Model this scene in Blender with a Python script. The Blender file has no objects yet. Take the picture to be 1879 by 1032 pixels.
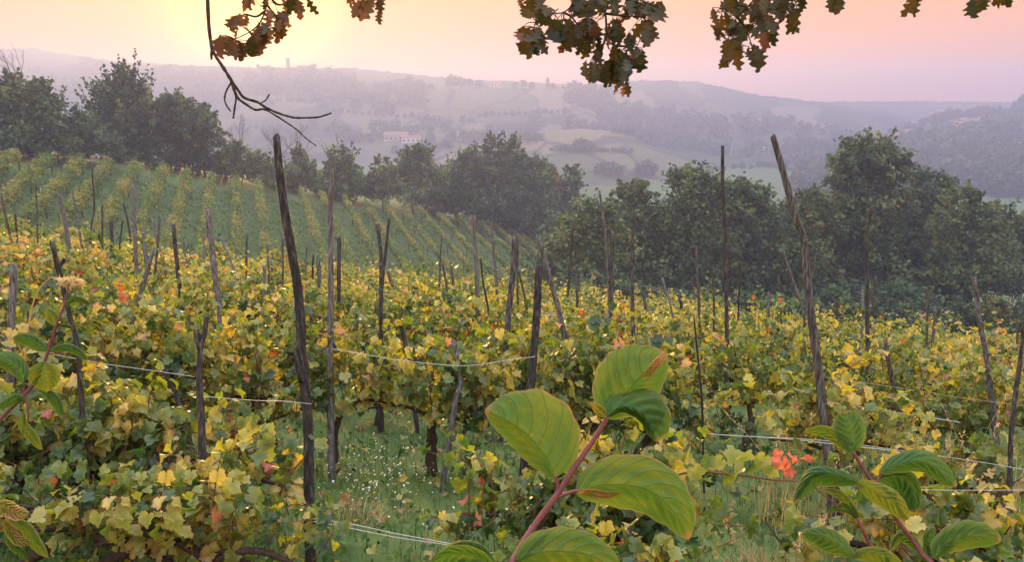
import bpy, math, random
import numpy as np
from math import radians, sin, cos, tan, pi, sqrt

SC = bpy.context.scene
COL = SC.collection
random.seed(7)
RNG = np.random.default_rng(7)

# ------------------------------------------------------------------ camera
FPX, TILT = 1475.0, radians(12.5)          # focal length for a 1879 px wide picture, downward tilt
cam = bpy.data.cameras.new('camera')
cam.sensor_width = 36.0
cam.lens = 36.0 * FPX / 1879.0
cam.clip_start, cam.clip_end = 0.05, 6000
cam_ob = bpy.data.objects.new('camera', cam)
cam_ob.rotation_euler = (radians(90) - TILT, 0, 0)
COL.objects.link(cam_ob)
SC.camera = cam_ob

# ------------------------------------------------------------------ sky, sun, exposure
SUN_EL, SUN_AZ = radians(5.3), radians(-17.0)    # azimuth from +Y towards +X
world = bpy.data.worlds.new('World')
SC.world = world
world.use_nodes = True
nt = world.node_tree
nt.nodes.clear()
N = nt.nodes.new
L = nt.links.new
w_out, w_bg, w_sky = N('ShaderNodeOutputWorld'), N('ShaderNodeBackground'), N('ShaderNodeTexSky')
w_sky.sky_type = 'NISHITA'
w_sky.sun_disc = False
w_sky.sun_elevation = SUN_EL
w_sky.sun_rotation = SUN_AZ
w_sky.air_density, w_sky.dust_density, w_sky.ozone_density = 1.2, 1.5, 1.0
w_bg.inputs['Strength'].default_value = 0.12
# sky colour by height: orange low down, unseen overhead part brightened as fill light
w_geo = N('ShaderNodeTexCoord')
w_sep = N('ShaderNodeSeparateXYZ')
L(w_geo.outputs['Generated'], w_sep.inputs[0])
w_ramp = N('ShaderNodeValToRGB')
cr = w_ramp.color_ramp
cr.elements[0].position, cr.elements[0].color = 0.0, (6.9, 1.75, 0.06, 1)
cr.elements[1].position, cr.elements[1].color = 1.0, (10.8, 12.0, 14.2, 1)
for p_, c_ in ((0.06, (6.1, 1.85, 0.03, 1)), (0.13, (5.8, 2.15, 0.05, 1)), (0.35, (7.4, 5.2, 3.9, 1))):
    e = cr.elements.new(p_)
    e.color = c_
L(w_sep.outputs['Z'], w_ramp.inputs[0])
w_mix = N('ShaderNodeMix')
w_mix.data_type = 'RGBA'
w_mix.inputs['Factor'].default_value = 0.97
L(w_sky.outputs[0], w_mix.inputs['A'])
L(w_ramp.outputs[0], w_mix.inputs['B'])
# the aureole round the low sun
w_dot = N('ShaderNodeVectorMath')
w_dot.operation = 'DOT_PRODUCT'
w_dot.inputs[1].default_value = (cos(SUN_EL) * sin(SUN_AZ), cos(SUN_EL) * cos(SUN_AZ), sin(SUN_EL))
L(w_geo.outputs['Generated'], w_dot.inputs[0])
w_last = w_mix.outputs['Result']
for power, colr in ((60.0, (0.8, 0.3, 0.0)), (380.0, (11.0, 6.2, 0.4))):
    w_pow = N('ShaderNodeMath')
    w_pow.operation = 'POWER'
    w_max = N('ShaderNodeMath')
    w_max.operation = 'MAXIMUM'
    w_max.inputs[1].default_value = 0.0
    L(w_dot.outputs['Value'], w_max.inputs[0])
    L(w_max.outputs[0], w_pow.inputs[0])
    w_pow.inputs[1].default_value = power
    w_add = N('ShaderNodeMix')
    w_add.data_type = 'RGBA'
    w_add.blend_type = 'ADD'
    L(w_pow.outputs[0], w_add.inputs['Factor'])
    L(w_last, w_add.inputs['A'])
    w_add.inputs['B'].default_value = (*colr, 1)
    w_last = w_add.outputs['Result']
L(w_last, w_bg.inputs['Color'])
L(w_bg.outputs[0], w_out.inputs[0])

sun = bpy.data.lights.new('sun', 'SUN')
sun.energy = 5.0
sun.angle = radians(0.6)
sun.color = (1.0, 0.53, 0.14)
sun_ob = bpy.data.objects.new('sun', sun)
sd = (cos(SUN_EL) * sin(SUN_AZ), cos(SUN_EL) * cos(SUN_AZ), sin(SUN_EL))
from mathutils import Vector, Matrix
sun_ob.rotation_euler = Vector(sd).to_track_quat('Z', 'Y').to_euler()
sun_ob.location = (-40, 120, 60)
COL.objects.link(sun_ob)

vs = SC.view_settings
vs.view_transform, vs.look, vs.exposure, vs.gamma = 'Standard', 'None', 1.0, 1.0
vs.use_curve_mapping = False
cy = SC.cycles
cy.use_denoising = True
cy.use_adaptive_sampling = True
cy.adaptive_threshold = 0.02
cy.max_bounces, cy.diffuse_bounces, cy.glossy_bounces = 6, 3, 2
cy.transmission_bounces, cy.transparent_max_bounces, cy.volume_bounces = 4, 4, 1
cy.sample_clamp_indirect = 6.0
cy.caustics_reflective = cy.caustics_refractive = False

# ------------------------------------------------------------------ helpers
CT, ST = cos(TILT), sin(TILT)


def P(px, py, D):
    """world point seen at photograph pixel (px, py), D metres in front of the lens plane"""
    cx, u = (px - 939.5) / FPX, (516.0 - py) / FPX
    return np.array((cx * D, (CT + u * ST) * D, (-ST + u * CT) * D))


def cap_(s):
    return s


def tag(o, label=None, cat=None, group=None, kind=None):
    if label:
        o['label'] = label
    if cat:
        o['category'] = cat
    if group:
        o['group'] = group
    if kind:
        o['kind'] = kind
    return o


def empty(name, loc, label=None, cat=None, group=None):
    o = bpy.data.objects.new(name, None)
    o.location = [float(v) for v in loc]
    o.empty_display_size = 0.1
    COL.objects.link(o)
    return tag(o, label, cat, group)


class MB:
    """collects vertices, faces, a per-vertex tint (3 floats) and a per-vertex uv; build() links ONE mesh"""

    def __init__(self):
        self.V, self.F, self.T, self.U, self.n = [], [], [], [], 0

    def add(self, V, F, tint=(0.5, 0.5, 0.5), uv=None):
        V = np.asarray(V, float).reshape(-1, 3)
        if not isinstance(F, list):
            F = [F]
        for f in F:
            f = np.asarray(f, int)
            if len(f):
                self.F.append(f + self.n)
        self.V.append(V)
        t = np.asarray(tint, float)
        self.T.append(np.broadcast_to(t, (len(V), 3)) if t.ndim == 1 else t)
        self.U.append(np.zeros((len(V), 2)) if uv is None else np.asarray(uv, float))
        self.n += len(V)
        return self

    def build(self, name, mat, parent=None, origin=(0, 0, 0), smooth=True):
        me = bpy.data.meshes.new(name)
        V = np.concatenate(self.V) - np.asarray(origin, float)
        T = np.concatenate(self.T)
        U = np.concatenate(self.U)
        loops, totals = [], []
        for f in self.F:
            loops.append(f.ravel())
            totals.append(np.full(len(f), f.shape[1]))
        loops = np.concatenate(loops).astype(np.int32)
        totals = np.concatenate(totals).astype(np.int32)
        starts = np.concatenate(([0], np.cumsum(totals)[:-1])).astype(np.int32)
        me.vertices.add(len(V))
        me.vertices.foreach_set('co', V.astype(np.float32).ravel())
        me.loops.add(len(loops))
        me.loops.foreach_set('vertex_index', loops)
        me.polygons.add(len(totals))
        me.polygons.foreach_set('loop_start', starts)
        me.polygons.foreach_set('loop_total', totals)
        me.polygons.foreach_set('use_smooth', np.full(len(totals), smooth))
        a = me.attributes.new('tint', 'FLOAT_VECTOR', 'POINT')
        a.data.foreach_set('vector', T.astype(np.float32).ravel())
        a = me.attributes.new('luv', 'FLOAT_VECTOR', 'POINT')
        a.data.foreach_set('vector', np.c_[U, np.zeros(len(U))].astype(np.float32).ravel())
        me.update(calc_edges=True)
        me.validate()
        me.materials.append(mat)
        o = bpy.data.objects.new(name, me)
        COL.objects.link(o)
        if parent is not None:
            o.parent = parent
        else:
            o.location = [float(v) for v in origin]
        return o


def copy_tree(o, parent=None):
    c = o.copy()
    COL.objects.link(c)
    if parent is not None:
        c.parent = parent
    for ch in list(o.children):
        copy_tree(ch, c)
    return c


def unit(v):
    v = np.asarray(v, float)
    return v / np.maximum(np.linalg.norm(v, axis=-1, keepdims=True), 1e-9)


def frames(nrm, tip):
    """rotation matrices whose columns are x, y=tip, z=normal"""
    z = unit(nrm)
    y = unit(tip - (tip * z).sum(-1, keepdims=True) * z)
    x = np.cross(y, z)
    return np.stack((x, y, z), axis=-1)


def scatter(mb, tv, tf, pos, R, scale, tint, tuv=None, rad=None):
    """stamp a leaf template many times"""
    n, k = len(pos), len(tv)
    scale = np.asarray(scale, float)
    sc = scale[:, None, None] if scale.ndim == 1 else scale[:, None, :]
    V = np.einsum('nij,nkj->nki', R, tv[None] * sc) + pos[:, None]
    T = np.repeat(np.asarray(tint, float)[:, None], k, axis=1)
    if rad is not None:
        T = T.copy()
        T[:, :, 2] = rad[None]
    F = [(np.asarray(f)[None] + (np.arange(n) * k)[:, None, None]).reshape(-1, np.asarray(f).shape[1]) for f in (tf if isinstance(tf, list) else [tf])]
    U = None if tuv is None else np.tile(tuv, (n, 1))
    mb.add(V.reshape(-1, 3), F, T.reshape(-1, 3), U)


def tube(mb, pts, radii, n=8, tint=(0.5, 0.5, 0.5), rough=0.0, seed=0, caps=True, groove=0.0, jag=0.0):
    pts = np.asarray(pts, float)
    m = len(pts)
    radii = np.broadcast_to(np.asarray(radii, float), (m,))
    t = np.gradient(pts, axis=0) if m > 1 else np.array([[0, 0, 1.0]])
    t = unit(t)
    a = np.array((1.0, 0, 0)) if abs(t[0][0]) < 0.9 else np.array((0, 1.0, 0))
    rs = np.random.default_rng(seed)
    ang = np.arange(n) / n * 2 * pi
    base = 1 + rough * rs.normal(0, 1, n)
    V = np.zeros((m, n, 3))
    for i in range(m):
        a = unit(a - a.dot(t[i]) * t[i])
        b = np.cross(t[i], a)
        r = radii[i] * (base + rough * 0.6 * rs.normal(0, 1, n))
        if groove:
            r = r * (1 - groove * np.exp(-((np.arange(n) - n // 3) % n) ** 2 * 1.2)) * (1 - 0.7 * groove * np.exp(-((np.arange(n) - 2 * n // 3) % n) ** 2 * 1.5))
        V[i] = pts[i] + np.outer(r * np.cos(ang), a) + np.outer(r * np.sin(ang), b)
    if jag:
        V[0] += np.outer(jag * rs.uniform(-1, 1, n), t[0])
    i = np.arange(m - 1)[:, None] * n
    j = np.arange(n)[None]
    F = np.stack((i + j, i + (j + 1) % n, i + n + (j + 1) % n, i + n + j), -1).reshape(-1, 4)
    Vf = V.reshape(-1, 3)
    Fs = [F]
    if caps:
        Vf = np.concatenate((Vf, V[0].mean(0, keepdims=True), V[-1].mean(0, keepdims=True)))
        jj = np.arange(n)
        Fs.append(np.concatenate((np.stack((np.full(n, m * n), (jj + 1) % n, jj), -1),
                                  np.stack((np.full(n, m * n + 1), (m - 1) * n + jj, (m - 1) * n + (jj + 1) % n), -1))))
    mb.add(Vf, Fs, tint)


def spline(pts, k=6):
    """Catmull-Rom through the points, k steps a span"""
    p = np.asarray(pts, float)
    if len(p) < 3:
        s = np.linspace(0, 1, k + 1)[:, None]
        return p[0] + (p[-1] - p[0]) * s
    q = np.concatenate((2 * p[:1] - p[1:2], p, 2 * p[-1:] - p[-2:-1]))
    out = []
    for i in range(1, len(q) - 2):
        for s in np.arange(k) / k:
            a, b, c, d = q[i - 1], q[i], q[i + 1], q[i + 2]
            out.append(0.5 * (2 * b + (c - a) * s + (2 * a - 5 * b + 4 * c - d) * s * s + (3 * b - a - 3 * c + d) * s ** 3))
    out.append(p[-1])
    return np.array(out)


def box(mb, lo, hi, tint=(0.5, 0.5, 0.5)):
    x0, y0, z0 = lo
    x1, y1, z1 = hi
    V = [(x0, y0, z0), (x1, y0, z0), (x1, y1, z0), (x0, y1, z0), (x0, y0, z1), (x1, y0, z1), (x1, y1, z1), (x0, y1, z1)]
    F = [(0, 3, 2, 1), (4, 5, 6, 7), (0, 1, 5, 4), (1, 2, 6, 5), (2, 3, 7, 6), (3, 0, 4, 7)]
    mb.add(V, np.array(F), tint)


def vnoise(x, y, seed=0):
    """smooth value noise on arrays, about -1..1"""
    x, y = np.broadcast_arrays(np.asarray(x, float), np.asarray(y, float))
    xi, yi = np.floor(x).astype(np.int64), np.floor(y).astype(np.int64)
    xf, yf = x - xi, y - yi

    def h(a, b):
        v = np.sin(a * 127.1 + b * 311.7 + seed * 74.7) * 43758.5453
        return (v - np.floor(v)) * 2 - 1
    u, v = xf * xf * (3 - 2 * xf), yf * yf * (3 - 2 * yf)
    return (h(xi, yi) * (1 - u) + h(xi + 1, yi) * u) * (1 - v) + (h(xi, yi + 1) * (1 - u) + h(xi + 1, yi + 1) * u) * v


def fbm(x, y, seed=0, o=4):
    return sum(vnoise(np.asarray(x) * 2 ** i, np.asarray(y) * 2 ** i, seed + i) * 0.5 ** i for i in range(o))


# ------------------------------------------------------------------ materials
def new_mat(name):
    m = bpy.data.materials.new(name)
    m.use_nodes = True
    t = m.node_tree
    t.nodes.clear()
    return m, t, t.nodes.new, t.links.new


def ramp_node(t, stops):
    r = t.nodes.new('ShaderNodeValToRGB')
    e = r.color_ramp.elements
    e[0].position, e[0].color = stops[0][0], (*stops[0][1], 1)
    e[1].position, e[1].color = stops[-1][0], (*stops[-1][1], 1)
    for p, c in stops[1:-1]:
        q = e.new(p)
        q.color = (*c, 1)
    return r


def math_node(t, op, a, b=None, clamp=False):
    n = t.nodes.new('ShaderNodeMath')
    n.operation = op
    n.use_clamp = clamp
    for i, v in enumerate((a, b)):
        if v is None:
            continue
        if isinstance(v, (int, float)):
            n.inputs[i].default_value = v
        else:
            t.links.new(v, n.inputs[i])
    return n.outputs[0]


def leaf_mat(name, stops, trans=0.4, rough=0.5, spec=0.4, objvar=0.0, back=1.1, tcol=(1.0, 1.0, 0.6), nscale=0.0, edge=0.0):
    """leaf colour from the leaf's own tint along a ramp; light passes through the blade"""
    m, t, N, L = new_mat(name)
    out = N('ShaderNodeOutputMaterial')
    at = N('ShaderNodeAttribute')
    at.attribute_name = 'tint'
    sep = N('ShaderNodeSeparateXYZ')
    L(at.outputs['Vector'], sep.inputs[0])
    f = sep.outputs['X']
    if objvar:
        oi = N('ShaderNodeObjectInfo')
        f = math_node(t, 'ADD', f, math_node(t, 'MULTIPLY', math_node(t, 'SUBTRACT', oi.outputs['Random'], 0.5), objvar), True)
    if edge:
        f = math_node(t, 'ADD', f, math_node(t, 'MULTIPLY', math_node(t, 'SUBTRACT', sep.outputs['Z'], 0.5), edge), True)
    if nscale:
        tc = N('ShaderNodeTexCoord')
        nz = N('ShaderNodeTexNoise')
        nz.inputs['Scale'].default_value = nscale
        nz.inputs['Detail'].default_value = 3
        L(tc.outputs['Object'], nz.inputs['Vector'])
        f = math_node(t, 'ADD', f, math_node(t, 'MULTIPLY', math_node(t, 'SUBTRACT', nz.outputs['Fac'], 0.5), 0.5), True)
    r = ramp_node(t, stops)
    L(f, r.inputs[0])
    br = N('ShaderNodeHueSaturation')
    L(r.outputs[0], br.inputs['Color'])
    L(math_node(t, 'ADD', math_node(t, 'MULTIPLY', sep.outputs['Y'], 0.8), 0.6), br.inputs['Value'])
    col = br.outputs[0]
    if back != 1.0:
        g = N('ShaderNodeNewGeometry')
        bk = N('ShaderNodeMix')
        bk.data_type = 'RGBA'
        pale = N('ShaderNodeHueSaturation')
        pale.inputs['Saturation'].default_value = 0.85
        pale.inputs['Value'].default_value = back
        L(col, pale.inputs['Color'])
        L(g.outputs['Backfacing'], bk.inputs['Factor'])
        L(col, bk.inputs['A'])
        L(pale.outputs[0], bk.inputs['B'])
        col = bk.outputs['Result']
    pr = N('ShaderNodeBsdfPrincipled')
    pr.inputs['Roughness'].default_value = rough
    pr.inputs['Specular IOR Level'].default_value = spec
    L(col, pr.inputs['Base Color'])
    tr = N('ShaderNodeBsdfTranslucent')
    tm = N('ShaderNodeMix')
    tm.data_type = 'RGBA'
    tm.blend_type = 'MULTIPLY'
    tm.inputs['Factor'].default_value = 1.0
    L(col, tm.inputs['A'])
    tm.inputs['B'].default_value = (*[2.0 * c for c in tcol], 1)
    L(tm.outputs['Result'], tr.inputs['Color'])
    mx = N('ShaderNodeMixShader')
    mx.inputs[0].default_value = trans
    L(pr.outputs[0], mx.inputs[1])
    L(tr.outputs[0], mx.inputs[2])
    L(mx.outputs[0], out.inputs[0])
    return m


def noise_mat(name, stops, scale=1.0, stretch=(1, 1, 1), rough=0.85, bump=0.0, bscale=None, detail=6, coord='Object', spec=0.3, tintvar=0.0):
    m, t, N, L = new_mat(name)
    out = N('ShaderNodeOutputMaterial')
    tc = N('ShaderNodeTexCoord')
    mp = N('ShaderNodeMapping')
    mp.inputs['Scale'].default_value = stretch
    L(tc.outputs[coord], mp.inputs[0])
    nz = N('ShaderNodeTexNoise')
    nz.inputs['Scale'].default_value = scale
    nz.inputs['Detail'].default_value = detail
    nz.inputs['Roughness'].default_value = 0.65
    L(mp.outputs[0], nz.inputs['Vector'])
    f = nz.outputs['Fac']
    if tintvar:
        oi = N('ShaderNodeObjectInfo')
        f = math_node(t, 'ADD', f, math_node(t, 'MULTIPLY', math_node(t, 'SUBTRACT', oi.outputs['Random'], 0.5), tintvar), True)
    r = ramp_node(t, stops)
    L(f, r.inputs[0])
    pr = N('ShaderNodeBsdfPrincipled')
    pr.inputs['Roughness'].default_value = rough
    pr.inputs['Specular IOR Level'].default_value = spec
    L(r.outputs[0], pr.inputs['Base Color'])
    if bump:
        b = N('ShaderNodeBump')
        b.inputs['Strength'].default_value = bump
        b.inputs['Distance'].default_value = 0.02
        if bscale:
            n2 = N('ShaderNodeTexNoise')
            n2.inputs['Scale'].default_value = bscale
            n2.inputs['Detail'].default_value = 5
            L(mp.outputs[0], n2.inputs['Vector'])
            L(n2.outputs['Fac'], b.inputs['Height'])
        else:
            L(nz.outputs['Fac'], b.inputs['Height'])
        L(b.outputs[0], pr.inputs['Normal'])
    L(pr.outputs[0], out.inputs[0])
    return m


M = {}
VINE_STOPS = [(0.0, (0.018, 0.055, 0.018)), (0.24, (0.045, 0.105, 0.02)), (0.44, (0.12, 0.18, 0.02)),
              (0.62, (0.24, 0.25, 0.022)), (0.80, (0.40, 0.33, 0.04)), (0.88, (0.34, 0.17, 0.05)), (0.95, (0.40, 0.12, 0.04)), (1.0, (0.36, 0.05, 0.025))]
M['vine_leaf'] = leaf_mat('vine_leaf', VINE_STOPS, trans=0.42, rough=0.4, spec=0.6, objvar=0.14, edge=0.12)
M['row_leaf'] = leaf_mat('row_leaf', [(0, (0.055, 0.11, 0.02)), (0.4, (0.14, 0.20, 0.03)), (0.7, (0.32, 0.27, 0.06)), (1, (0.38, 0.24, 0.08))], trans=0.35, rough=0.6)
M['tree_leaf'] = leaf_mat('tree_leaf', [(0, (0.02, 0.048, 0.022)), (0.45, (0.055, 0.105, 0.04)), (0.75, (0.12, 0.15, 0.045)), (0.93, (0.13, 0.125, 0.035)), (0.95, (0.20, 0.11, 0.04)), (1, (0.30, 0.10, 0.04))], trans=0.28, rough=0.6, nscale=0.18)
M['far_leaf'] = leaf_mat('far_leaf', [(0, (0.02, 0.04, 0.015)), (0.6, (0.06, 0.08, 0.025)), (1, (0.14, 0.12, 0.04))], trans=0.2, rough=0.7, back=1.0)
M['oak_leaf'] = leaf_mat('oak_leaf', [(0, (0.022, 0.03, 0.008)), (0.45, (0.05, 0.042, 0.010)), (0.75, (0.11, 0.05, 0.014)), (1, (0.14, 0.085, 0.055))], trans=0.38, rough=0.5, nscale=9, tcol=(1.0, 0.75, 0.35))
M['bark'] = noise_mat('bark', [(0.3, (0.035, 0.025, 0.02)), (0.6, (0.10, 0.075, 0.06))], 30, (1, 1, 0.25), bump=0.6)
M['post_wood'] = noise_mat('post_wood', [(0.3, (0.015, 0.014, 0.014)), (0.47, (0.055, 0.05, 0.048)), (0.62, (0.15, 0.145, 0.15)), (0.8, (0.28, 0.275, 0.28))], 60, (1, 1, 0.07), bump=0.9, tintvar=0.22)
M['vine_wood'] = noise_mat('vine_wood', [(0.3, (0.02, 0.014, 0.011)), (0.6, (0.075, 0.05, 0.036)), (0.8, (0.13, 0.10, 0.08))], 50, (1, 1, 0.15), bump=0.9)
M['cane'] = noise_mat('cane', [(0.3, (0.09, 0.035, 0.02)), (0.7, (0.20, 0.085, 0.04))], 20, bump=0.2, rough=0.6)
M['twig'] = noise_mat('twig', [(0.3, (0.02, 0.014, 0.012)), (0.7, (0.07, 0.05, 0.04))], 60, bump=0.6)
M['ground'] = noise_mat('ground', [(0.25, (0.028, 0.045, 0.016)), (0.42, (0.055, 0.105, 0.026)), (0.58, (0.10, 0.145, 0.036)), (0.75, (0.13, 0.105, 0.06))], 1.3, detail=10, bump=0.5, bscale=9)
M['hill'] = noise_mat('hill', [(0.3, (0.03, 0.05, 0.02)), (0.48, (0.06, 0.085, 0.03)), (0.55, (0.12, 0.12, 0.05)), (0.7, (0.16, 0.13, 0.06))], 0.018, detail=5, rough=0.95)


def field_mat(name, cols, scale):
    m, t, N, L = new_mat(name)
    out = N('ShaderNodeOutputMaterial')
    tc = N('ShaderNodeTexCoord')
    warp = N('ShaderNodeTexNoise')
    warp.inputs['Scale'].default_value = 0.012
    L(tc.outputs['Object'], warp.inputs['Vector'])
    sc_ = N('ShaderNodeVectorMath')
    sc_.operation = 'SCALE'
    sc_.inputs['Scale'].default_value = 50
    L(warp.outputs['Color'], sc_.inputs[0])
    ad = N('ShaderNodeVectorMath')
    ad.operation = 'ADD'
    L(tc.outputs['Object'], ad.inputs[0])
    L(sc_.outputs[0], ad.inputs[1])
    mp = N('ShaderNodeMapping')
    mp.inputs['Scale'].default_value = (scale, scale * 0.6, 0.0)
    mp.inputs['Rotation'].default_value = (0, 0, 0.5)
    L(ad.outputs[0], mp.inputs[0])
    vo = N('ShaderNodeTexVoronoi')
    L(mp.outputs[0], vo.inputs['Vector'])
    vo.inputs['Scale'].default_value = 1.0
    sp = N('ShaderNodeSeparateColor')
    L(vo.outputs['Color'], sp.inputs[0])
    nz = N('ShaderNodeTexNoise')
    nz.inputs['Scale'].default_value = 0.15
    nz.inputs['Detail'].default_value = 8
    L(tc.outputs['Object'], nz.inputs['Vector'])
    # vine and plough rows inside a field
    wv = N('ShaderNodeTexWave')
    wv.inputs['Scale'].default_value = 0.16
    wv.inputs['Distortion'].default_value = 1.5
    wv.inputs['Detail'].default_value = 1
    L(tc.outputs['Object'], wv.inputs['Vector'])
    rows_ = math_node(t, 'MULTIPLY', math_node(t, 'SUBTRACT', wv.outputs['Fac'], 0.5), math_node(t, 'MULTIPLY', math_node(t, 'GREATER_THAN', sp.outputs['Green'], 0.5), 0.22))
    f = math_node(t, 'ADD', math_node(t, 'ADD', sp.outputs['Red'], math_node(t, 'MULTIPLY', math_node(t, 'SUBTRACT', nz.outputs['Fac'], 0.5), 0.7)), rows_, True)
    r = ramp_node(t, cols)
    L(f, r.inputs[0])
    # hedge lines between the fields
    ve = N('ShaderNodeTexVoronoi')
    ve.feature = 'DISTANCE_TO_EDGE'
    L(mp.outputs[0], ve.inputs['Vector'])
    ve.inputs['Scale'].default_value = 1.0
    hedge = math_node(t, 'MULTIPLY', math_node(t, 'SUBTRACT', math_node(t, 'MULTIPLY', nz.outputs['Fac'], 0.09), ve.outputs['Distance']), 40.0, True)
    mx = N('ShaderNodeMix')
    mx.data_type = 'RGBA'
    L(math_node(t, 'MULTIPLY', hedge, 0.8), mx.inputs['Factor'])
    L(r.outputs[0], mx.inputs['A'])
    mx.inputs['B'].default_value = (0.022, 0.035, 0.016, 1)
    pr = N('ShaderNodeBsdfPrincipled')
    pr.inputs['Roughness'].default_value = 0.95
    pr.inputs['Specular IOR Level'].default_value = 0.1
    L(mx.outputs['Result'], pr.inputs['Base Color'])
    L(pr.outputs[0], out.inputs[0])
    return m


M['hill'] = field_mat('hill', [(0, (0.025, 0.04, 0.018)), (0.4, (0.05, 0.07, 0.028)), (0.7, (0.11, 0.11, 0.05)), (1, (0.19, 0.15, 0.08))], 0.02)
M['hill_wood'] = noise_mat('hill_wood', [(0.3, (0.02, 0.035, 0.014)), (0.7, (0.06, 0.075, 0.028))], 0.12, detail=8, rough=0.95)
M['hill_field'] = noise_mat('hill_field', [(0.35, (0.055, 0.075, 0.03)), (0.5, (0.10, 0.105, 0.045)), (0.65, (0.15, 0.13, 0.06))], 0.02, (1, 2.5, 1), detail=4, rough=0.95)
M['hill_field'] = field_mat('hill_field', [(0, (0.04, 0.06, 0.025)), (0.4, (0.08, 0.095, 0.04)), (0.75, (0.14, 0.125, 0.06)), (1, (0.20, 0.16, 0.09))], 0.022)
M['plaster'] = noise_mat('plaster', [(0.3, (0.48, 0.40, 0.33)), (0.7, (0.66, 0.58, 0.50))], 0.6)
M['white_plaster'] = noise_mat('white_plaster', [(0.3, (0.70, 0.68, 0.64)), (0.7, (0.82, 0.80, 0.77))], 0.6)
M['stone'] = noise_mat('stone', [(0.3, (0.20, 0.14, 0.11)), (0.7, (0.34, 0.25, 0.20))], 0.5)
M['roof_tile'] = noise_mat('roof_tile', [(0.3, (0.22, 0.10, 0.06)), (0.7, (0.36, 0.18, 0.11))], 1.5, bump=0.3)
M['dark_opening'] = noise_mat('dark_opening', [(0.3, (0.02, 0.02, 0.022)), (0.7, (0.05, 0.05, 0.05))], 2, rough=0.3)
M['steel'] = noise_mat('steel', [(0.3, (0.20, 0.20, 0.21)), (0.7, (0.30, 0.30, 0.31))], 3, rough=0.6)

# ------------------------------------------------------------------ the land
FLOOR = -36.0
KD = 1.6          # how much deeper the far country lies than its first survey
EDGE = np.array([(-60, 20), (-45, 46), (-37.5, 61.7), (-27.4, 80.4), (-13.6, 99.7), (-4.4, 110), (3.2, 118), (14, 128), (40, 150)], float)


LAND_V, LAND_F = [], []


def keep_land(V, F):
    n = sum(len(v) for v in LAND_V)
    LAND_V.append(np.asarray(V, float).reshape(-1, 3))
    LAND_F.append(np.asarray(F) + n)


def smax(a, b, k):
    h = np.clip(0.5 + 0.5 * (a - b) / k, 0, 1)
    return b + (a - b) * h + k * h * (1 - h)


def ground(x, y):
    x, y = np.asarray(x, float), np.asarray(y, float)
    near = -1.6 - 0.215 * y - 0.095 * x + 0.0012 * np.minimum(x, 0) ** 2
    near = near - 0.008 * np.maximum(y - 21, 0) ** 2
    near = np.where(y < 0, -1.6 - 0.095 * x - 0.10 * y, near)
    near = near + 0.05 * vnoise(x * 0.8, y * 0.8, 3) * np.clip(30 - y, 0, 1) + 0.3 * vnoise(x * .1, y * .1, 5) * np.clip((y - 15) / 10, 0, 1)
    far = -8.7 - 0.38 * (x + 27.4) + 0.003 * (y - 80)
    ey = np.interp(x, EDGE[:, 0], EDGE[:, 1])
    over = np.maximum(y - ey - 1.5, 0)
    far = far - 0.02 * over - 0.002 * over ** 2
    far = np.where(x < -42, np.minimum(far, -3.0 - 0.02 * over - 0.002 * over ** 2), far)
    z = smax(near, far, 1.5)
    z = smax(z, np.full_like(z, FLOOR) + 1.5 * fbm(x * .01, y * .01, 9, 3), 4.0)
    return z


def gpt(x, y):
    return np.array((x, y, float(ground(x, y))))


def rowplane(px, py, lift=1.8):
    """distance at which pixel (px,py) meets the tops of the far vineyard's rows"""
    r = P(px, py, 1.0)
    return (-8.7 + lift - 0.38 * 27.4 - 0.24) / (r[2] + 0.38 * r[0] - 0.003 * r[1])


def build_ground():
    rr = np.concatenate((np.linspace(0.0, 30, 130), np.geomspace(30.6, 160, 130), np.geomspace(163, 1480, 80)))
    aa = np.radians(np.linspace(-60, 60, 260))
    R, A = np.meshgrid(rr, aa, indexing='ij')
    # the fan of the sheet starts behind the camera
    X, Y = R * np.sin(A) * 1.15, R * np.cos(A) - 14.0
    Z = ground(X, Y)
    n, m = X.shape
    i = np.arange(n - 1)[:, None] * m
    j = np.arange(m - 1)[None]
    F = np.stack((i + j, i + j + 1, i + m + j + 1, i + m + j), -1).reshape(-1, 4)
    mb = MB()
    mb.add(np.stack((X, Y, Z), -1).reshape(-1, 3), F)
    keep_land(np.stack((X, Y, Z), -1), F)
    o = mb.build('ground', M['ground'])
    tag(o, kind='structure')


build_ground()


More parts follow.
